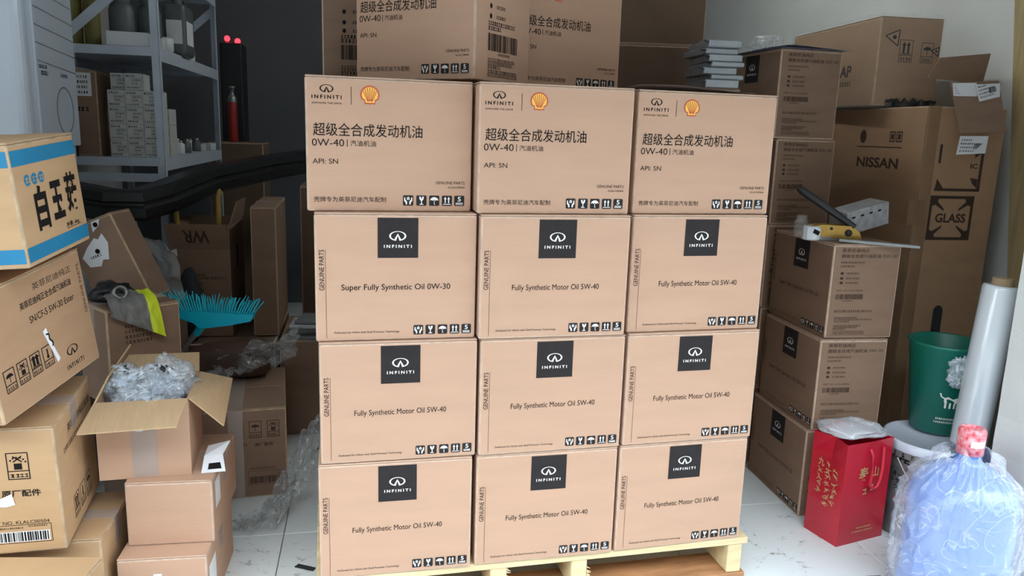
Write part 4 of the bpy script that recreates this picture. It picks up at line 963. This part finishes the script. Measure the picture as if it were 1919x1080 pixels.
# cushion under film
b = MB()
def cush(s, t):
    a = s * 2 * math.pi; e = (t - .5) * math.pi; sg = lambda v, p: math.copysign(abs(v) ** p, v)
    x = .155 * sg(math.cos(a), .6) * sg(math.cos(e), .6); y = .085 * sg(math.sin(a), .6) * sg(math.cos(e), .6); z = .065 * sg(math.sin(e), .8)
    return Vector((x, y, z * (1 + .25 * x / .155)))
b.grid(cush, 36, 18); cu = b.build('leather_cushion', LEATHER, None, (-1.045, 2.80, .396), (0, 0, .28), label='dark brown padded cushion lying behind the broom', cat='cushion')
b = MB()
def cfilm(s, t):
    p = Vector((-1.14 + .36 * s, 2.69 + .04 * s + .04 * t, .345 + .10 * s * s + .09 * t)) 
    return p + Vector((.02 * noise.noise((s * 6, t * 6, 1)), .03 * noise.noise((s * 7, t * 6, 5)), .035 * noise.noise((s * 8, t * 5, 2)) + .01 * noise.noise((s * 25, t * 25, 4))))
b.grid(cfilm, 44, 18); b.build('plastic_sheet', FILM_D, None, label='crumpled plastic film bunched around the brown cushion', cat='plastic film')
# papers pile
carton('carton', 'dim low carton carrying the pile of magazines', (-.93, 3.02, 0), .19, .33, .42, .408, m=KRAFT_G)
for k in range(5):
    b = MB(); add_rbox(b, .21, .15, .013, .002, 1); o = b.build('magazine', mat('magazine_paper%d' % (k % 2), srgb(*((186, 190, 190) if k % 2 else (120, 122, 124))), .5, var=.3, scale=20), None, (-.895 + .015 * (k % 3), 3.035 + .012 * ((k * 2) % 3), .4085 + .0145 * k), (0, 0, .2 + .13 * ((k * 3) % 4 - 1.5)), label='%s magazine of the loose pile in the gloom beside the stack' % ('lowest', 'second lowest', 'middle', 'second highest', 'topmost')[k], cat='magazine', group='magazines in a loose pile')

# broom
br = empty('broom', (-.963, 2.45, .612), (0, 0, .08), 'upturned teal plastic broom leaning behind the open box', 'broom')
b = MB()
P = [(-.135, .052), (.130, .040), (.118, .018), (.05, .004), (-.02, -.006), (-.045, -.006), (-.06, .010), (-.118, .030)]
b.slab([(x, -.022, z) for x, z in P], (0, .044, 0)); b.build('broom_head', TEAL, br)
b = MB(); rr = random.Random(2)
for k in range(33):
    for row in (-.012, .012):
        t = (k + (.5 if row > 0 else 0)) / 33; x = -.130 + .257 * t; z = .051 - .012 * t; fan = (t - .45) * .060; ln = .056 + rr.uniform(-.008, .008) - .012 * t
        b.tube([(x, row, z), (x + fan * .5 + rr.uniform(-.002, .002), row * 1.3, z + ln * .55), (x + fan + rr.uniform(-.004, .004), row * 1.6, z + ln)], [.0026, .0022, .0015], 5, caps=False)
b.build('bristles', TEALB, br, kind='stuff')
b = MB(); b.tube([(-.040, .0, .0), (-.065, .015, -.035)], [.014, .012], 12); b.build('socket', TEAL, br)
b = MB(); b.tube([(-.055, .01, -.02), (-.20, .045, -.185), (-.40, .11, -.42)], .0095, 10); b.build('handle', mat('grey_tube', srgb(110, 112, 112), .4, metal=.4), br)
b = MB(); b.box(.03, .08, -.0235, -.0225, .014, .020); b.build('highlight_sticker', WHITEP, br) if False else None

# black bumper
b = MB()
path = [(-1.72, 2.99, .965), (-1.60, 2.92, .958), (-1.50, 2.88, .950), (-1.42, 2.91, .947), (-1.385, 3.05, .965), (-1.35, 3.4, 1.015), (-1.25, 3.9, 1.05), (-1.06, 4.5, 1.09), (-.80, 5.0, 1.12)]
sec = [(-.055, -.055), (.045, -.058), (.056, -.045), (.058, -.012), (.046, -.002), (.046, .008), (.056, .016), (.052, .048), (.035, .058), (-.04, .056), (-.055, .045), (-.03, .03), (-.03, -.03), (-.055, -.042)]
b.tube(path, .05, sec=sec, smooth=False)
b.build('bumper', BLACKP, None, label='long black car bumper lying across the boxes in front of the shelves', cat='car part')

# ------------------------------------------------------------------ shelving rack
RU0, RU1, RV0, RV1 = -1.30, -.80, 3.41, 4.70
rack = empty('shelf_rack', RM(RU0, RV0), (0, 0, PHI), 'grey metal shelving rack along the left wall', 'shelf')
LU, LV = RU1 - RU0, RV1 - RV0
for x in (0, LU):
    for y in (0, LV):
        b = MB(); t = .003
        sx = 1 if x == 0 else -1; sy = 1 if y == 0 else -1
        b.box(min(x, x + sx * .030), max(x, x + sx * .030), min(y, y + sy * t), max(y, y + sy * t), 0, 2.3); b.box(min(x, x + sx * t), max(x, x + sx * t), min(y, y + sy * .030), max(y, y + sy * .030), 0, 2.3)
        b.build('post', STEEL_P, rack)
for z in (.30, 1.112, 1.545, 1.93):
    b = MB(); b.box(.004, LU - .004, .004, LV - .004, z - .012, z); sh = b.build('shelf_board', STEEL_P, rack)
    for y in (-.004, LV - .002):
        b = MB(); b.box(.02, LU - .02, y, y + .006, z - .034, z); b.build('beam', STEEL_P, rack)
    for x in (-.004, LU - .002):
        b = MB(); b.box(x, x + .006, .02, LV - .02, z - .052, z); b.build('beam', STEEL_P, rack)
for z in (1.048,):
    b = MB(); b.box(.02, LU - .02, -.003, .003, z - .034, z); b.build('beam', STEEL_P, rack)
for y in (-.008, LV + .002):
    b = MB(); a, c = Vector((.0, y, 1.43)), Vector((LU - .02, y, 1.86)); n = Vector((-.4, 0, .5)).normalized() * .019; b.slab([a - n, c - n, c + n, a + n], (0, .005, 0)); b.build('brace', STEEL_P, rack)
def rk(x, y, z): return RM(RU0 + x, RV0 + y, z)
# rack: top visible shelf
for k, (x, lab) in enumerate(((.165, 'left olive tube bottle on the upper rack shelf'), (.230, 'right olive tube bottle on the upper rack shelf'))):
    t_ = empty('tube_bottle', rk(x, .10, 1.5455), (0, 0, 0), lab, 'bottle', 'olive tube bottles on the rack')
    b = MB(); b.lathe([(0, 0), (.028, 0), (.030, .005), (.031, .26), (.026, .30), (.014, .315)], 22); b.build('tube_body', OLIVE, t_)
    b = MB(); b.lathe([(.015, .31), (.017, .312), (.017, .345), (0, .346)], 16); b.build('cap', BLACKP, t_)
for k, (x, y) in enumerate(((.325, .16), (.415, .22))):
    t_ = empty('jar', rk(x, y, 1.5455), (0, 0, 0), ('left grey jar behind the rack brace', 'right grey jar behind the rack brace')[k], 'jar', 'grey jars on the rack')
    b = MB(); b.lathe([(0, 0), (.045, 0), (.048, .006), (.048, .15), (.040, .175), (.030, .18)], 22); b.build('jar_body', GREYJ, t_)
    b = MB(); b.lathe([(.033, .178), (.035, .18), (.035, .21), (0, .212)], 18); b.build('lid', GREYJ, t_)
b = MB(); add_rbox(b, .155, .10, .055, .002, 1); b.build('white_box', WHITEP, None, rk(.305, .005, 1.5455), (0, 0, PHI + .08), label='flat white box at the front edge of the upper rack shelf', cat='box')
jug = empty('oil_jug', rk(.43, .36, 1.5455), (0, 0, PHI), 'dark grey oil jug with white label on the upper rack shelf', 'bottle')
b = MB(); add_rbox(b, .10, .19, .22, .02, 3); b.lathe([(.03, .215), (.022, .225), (.022, .245), (0, .246)], 16, 0, Matrix.Translation((.06, .04, 0))); b.build('jug_body', GREYJ, jug)
b = MB(); b.box(.1002, .1008, .02, .15, .05, .15); b.box(.02, .085, -.0008, -.0002, .05, .15); b.build('paper_label', PAPER, jug)
b = MB(); b.tube([(.06, .09, .21), (.06, .10, .255), (.06, .17, .255), (.06, .185, .20)], .011, 8); b.build('handle', GREYJ, jug)
b = MB(); add_rbox(b, .06, .05, .045, .002, 1); b.build('white_box', WHITEP, None, rk(.432, .10, 1.5455), (0, 0, PHI), label='little white box beside the rack post on the upper shelf', cat='box')
b = MB(); b.lathe([(0, 0), (.030, 0), (.038, .012), (.038, .055), (.034, .065), (0, .066)], 20); b.build('round_tub', WHITEP, None, rk(.455, .285, 1.5455), label='pale round tub on the upper rack shelf below the jug', cat='tub')
b = MB(); add_rbox(b, .07, .12, .055, .002, 1); b.build('white_box', WHITEP, None, rk(.42, .62, 1.5455), (0, 0, PHI), label='pale small box farther back on the upper rack shelf', cat='box')
b = MB(); b.grid(lambda s, t: rk(.40 + .10 * s, .85 + .35 * t, 1.5465 + .006 * abs(noise.noise((s * 4, t * 6, 1)))), 8, 12); b.build('black_sheet', BLACKP, None, label='limp black sheet lying at the far end of the upper rack shelf', cat='sheet')
# rack: middle shelf
c1 = carton('carton', 'brown carton with white label on the middle rack shelf', rk(.03, .02, 1.1125), PHI, .225, .30, .335, m=KRAFT_G, em=EDGE_T)
i = Ink(); i.rect(.12, .205, .235, .325); put('paper_label', i.mesh('paper_label', [PAPER]), c1, facemat('front', .225, .3, .335)); i = Ink()
for q in range(4): i.lines(.128, .195, .31 - .02 * q, .009, seed=q)
i.lines(.10, .19, .185, .016, seed=9); put('printed_lettering', i.mesh('printed_lettering', [INK]), c1, facemat('front', .225, .3, .335, .0012))
b = MB(); b.box(0, .09, 0, .012, 0, .125); b.box(.006, .084, -.001, 0, .012, .115, 1); b.build('dark_screen', [BLACKP, mat('screen_glass', srgb(28, 40, 42), .15)], None, rk(.10, -.002, 1.1125) + Vector((-.006, -.02, 0)), (math.radians(-6), 0, PHI), label='small dark screen propped before the brown rack carton', cat='screen')
sb = MB(); add_rbox(sb, .0645, .12, .0655, .0015, 1); sbm = sb.mesh('small_box', [mat('grey_white_card', srgb(196, 198, 196), .6, var=.1, scale=20)])
ims = []
for q in range(3):
    i = Ink(); i.lines(.006, .040, .055, .007, seed=60 + q); i.lines(.006, .045 + .006 * q, .010, .006, seed=70 + q); i.frame(.026, .060, .018, .046, .0008); i.lines(.029, .057, .039, .006, seed=80 + q); i.lines(.029, .05, .027, .006, seed=90 + q); ims.append(i.mesh('printed_label', [INK]))
rown4 = ('bottom', 'second', 'third', 'fourth'); cn3 = ('left', 'middle', 'right')
def sbox(x, y, z, lab, q):
    o = link('small_box', sbm, None, rk(x, y, z), (0, 0, PHI), lab, 'box', 'small white parts boxes on the rack'); put('printed_label', ims[q % 3], o, facemat('front', .0645, .12, .0655))
for r in range(4):
    for c in range(3): sbox(.294 + .0655 * c, .01, 1.1125 + .0660 * r, 'small white parts box, %s row up, %s of three beside the rack post' % (rown4[r], cn3[c]), r + c)
sbox(.362, .012, 1.1125 + .2645, 'small white parts box alone on top of the small box pile', 2)
sbox(.300, .04, 1.1125 + .2645, 'small white parts box half hidden behind the topmost one', 1)
for r in range(3): sbox(.428, .145, 1.1125 + .066 * r, 'small white parts box behind the rack post, %s of its pile' % ('lowest', 'middle', 'topmost')[r], r)
rr = random.Random(5)
for k in range(12):
    x, y = .36 + .10 * rr.random(), .34 + .075 * k; lab = 'little pale bottle number' 
    if k % 2 == 0:
        t_ = empty('small_bottle', rk(x, y, 1.1125), (0, 0, 0), '', 'bottle', 'little pale bottles jumbled on the middle rack shelf')
        t_['label'] = 'little bottle, %s nearest the near post in the middle rack shelf jumble' % ('first', 'second', 'third', 'fourth', 'fifth', 'sixth')[k // 2]
        hh = rr.uniform(.06, .10); b = MB(); b.lathe([(0, 0), (.020, 0), (.022, .004), (.022, hh * .7), (.012, hh * .85)], 14); b.build('bottle_body', WHITEP if k % 4 else GREYJ, t_)
        b = MB(); b.lathe([(.013, hh * .84), (.014, hh), (0, hh)], 12); b.build('cap', STEEL, t_)
    else:
        b = MB(); add_rbox(b, .05, .06, rr.uniform(.03, .07), .002, 1); b.build('small_box', WHITEP, None, rk(x - .02, y - .03, 1.1125), (0, 0, PHI + rr.uniform(-.5, .5)), label='tiny pale box, %s nearest the near post in the middle rack shelf jumble' % ('first', 'second', 'third', 'fourth', 'fifth', 'sixth')[k // 2], cat='box', group='tiny pale boxes jumbled on the middle rack shelf')
c2 = carton('carton', 'dark carton at the back of the middle rack shelf', rk(.02, .62, 1.1125), PHI, .26, .40, .30, m=KRAFT_D)
# red flask and black device at the rack end
sup = carton('carton', 'dark low carton standing beyond the far rack post', rk(.42, LV + .06, 0), PHI, .30, .30, 1.155, m=KRAFT_D)
fl = empty('red_flask', rk(.55, LV + .12, 1.1555), (0, 0, 0), 'red cylinder with metal neck standing beyond the far rack post', 'cylinder')
b = MB(); b.lathe([(0, 0), (.024, 0), (.026, .006), (.026, .22), (.022, .24)], 22); b.build('cylinder_body', mat('red_enamel', srgb(150, 36, 34), .35), fl)
b = MB(); b.lathe([(.026, .225), (.0265, .245), (.020, .26), (.012, .27), (.012, .30), (.018, .302), (.018, .315), (0, .316)], 18); b.build('neck', STEEL, fl)
dv = empty('black_device', rk(.44, LV + .42, 0), (0, 0, PHI), 'tall black cabinet with two red indicator lights in the dark', 'electrical cabinet')
b = MB(); add_rbox(b, .13, .20, 1.74, .008, 2); b.build('cabinet_body', BLACKP, dv)
for x, z in ((.045, 1.765), (.105, 1.752)):
    b = MB(); b.lathe([(0, .018), (.012, .014), (.018, 0), (.012, -.014), (0, -.018)], 16, 0, Matrix.Translation((x, .02, z - .001))); b.build('indicator_light', LEDR, dv)

# standing air conditioner
ac = empty('air_conditioner', RM(-1.50, 2.47), (0, 0, PHI), 'tall white standing air conditioner with protective film at the left wall', 'air conditioner')
b = MB(); add_rbox(b, .56, .39, 1.85, .035, 5); b.build('cabinet', ACW, ac)
b = MB(); add_rbox(b, .012, .32, .60, .004, 2, Matrix.Translation((.556, .07, 1.17))); b.build('front_panel', ACW, ac)
for k in range(5):
    b = MB(); b.slab([(.5685, .075, 1.42 + .05 * k), (.5685, .385, 1.40 + .05 * k), (.5685, .385, 1.402 + .05 * k), (.5685, .075, 1.422 + .05 * k)], (.0012, 0, 0)); b.build('louver', STEEL, ac)
b = MB()
for k in range(40):
    t0, t1 = 2 * math.pi * k / 40, 2 * math.pi * (k + 1) / 40
    P = [(.5684, .27 + r_ * math.cos(t), 1.28 + r_ * 1.05 * math.sin(t)) for r_, t in ((.070, t0), (.070, t1), (.067, t1), (.067, t0))]; b.slab(P, (.001, 0, 0))
b.build('dial_ring', STEEL, ac)
i = Ink(); i.lines(.085, .15, 1.405, .010, seed=3); i.lines(.10, .15, 1.387, .012, seed=4); i.lines(.25, .31, 1.388, .009, seed=5)
put('printed_lettering', i.mesh('printed_lettering', [INK]), ac, Matrix(((0, 0, 1, .5692), (1, 0, 0, 0), (0, 1, 0, 0), (0, 0, 0, 1))))
b = MB(); b.grid(lambda s, t: Vector((.5735 + .003 * noise.noise((s * 6, t * 9, 2)), .075 + .31 * s, 1.405 + .35 * t)), 20, 24); b.build('protective_film', FILM_X, ac)

# litter on the tiles
b = MB(); b.slab([(0, 0, 0), (.04, -.012, 0), (.075, .0, 0), (.07, .012, 0), (.03, .016, 0), (.005, .012, 0)], (0, 0, .002)); b.build('cardboard_scrap', mat('brown_scrap', srgb(110, 92, 80), .8), None, (1.05, 2.07, .0003), (0, 0, .2), label='torn brown scrap lying on the tiles near the pallet corner', cat='litter')
b = MB(); b.slab([(0, 0, 0), (.06, -.012, 0), (.062, .004, 0), (.006, .016, 0)], (0, 0, .003)); b.build('dark_scrap', DARKM, None, (-.605, 2.045, .0003), (0, 0, -.1), label='dark strip of litter on the tiles left of the pallet', cat='litter')
bpy.context.view_layer.update()
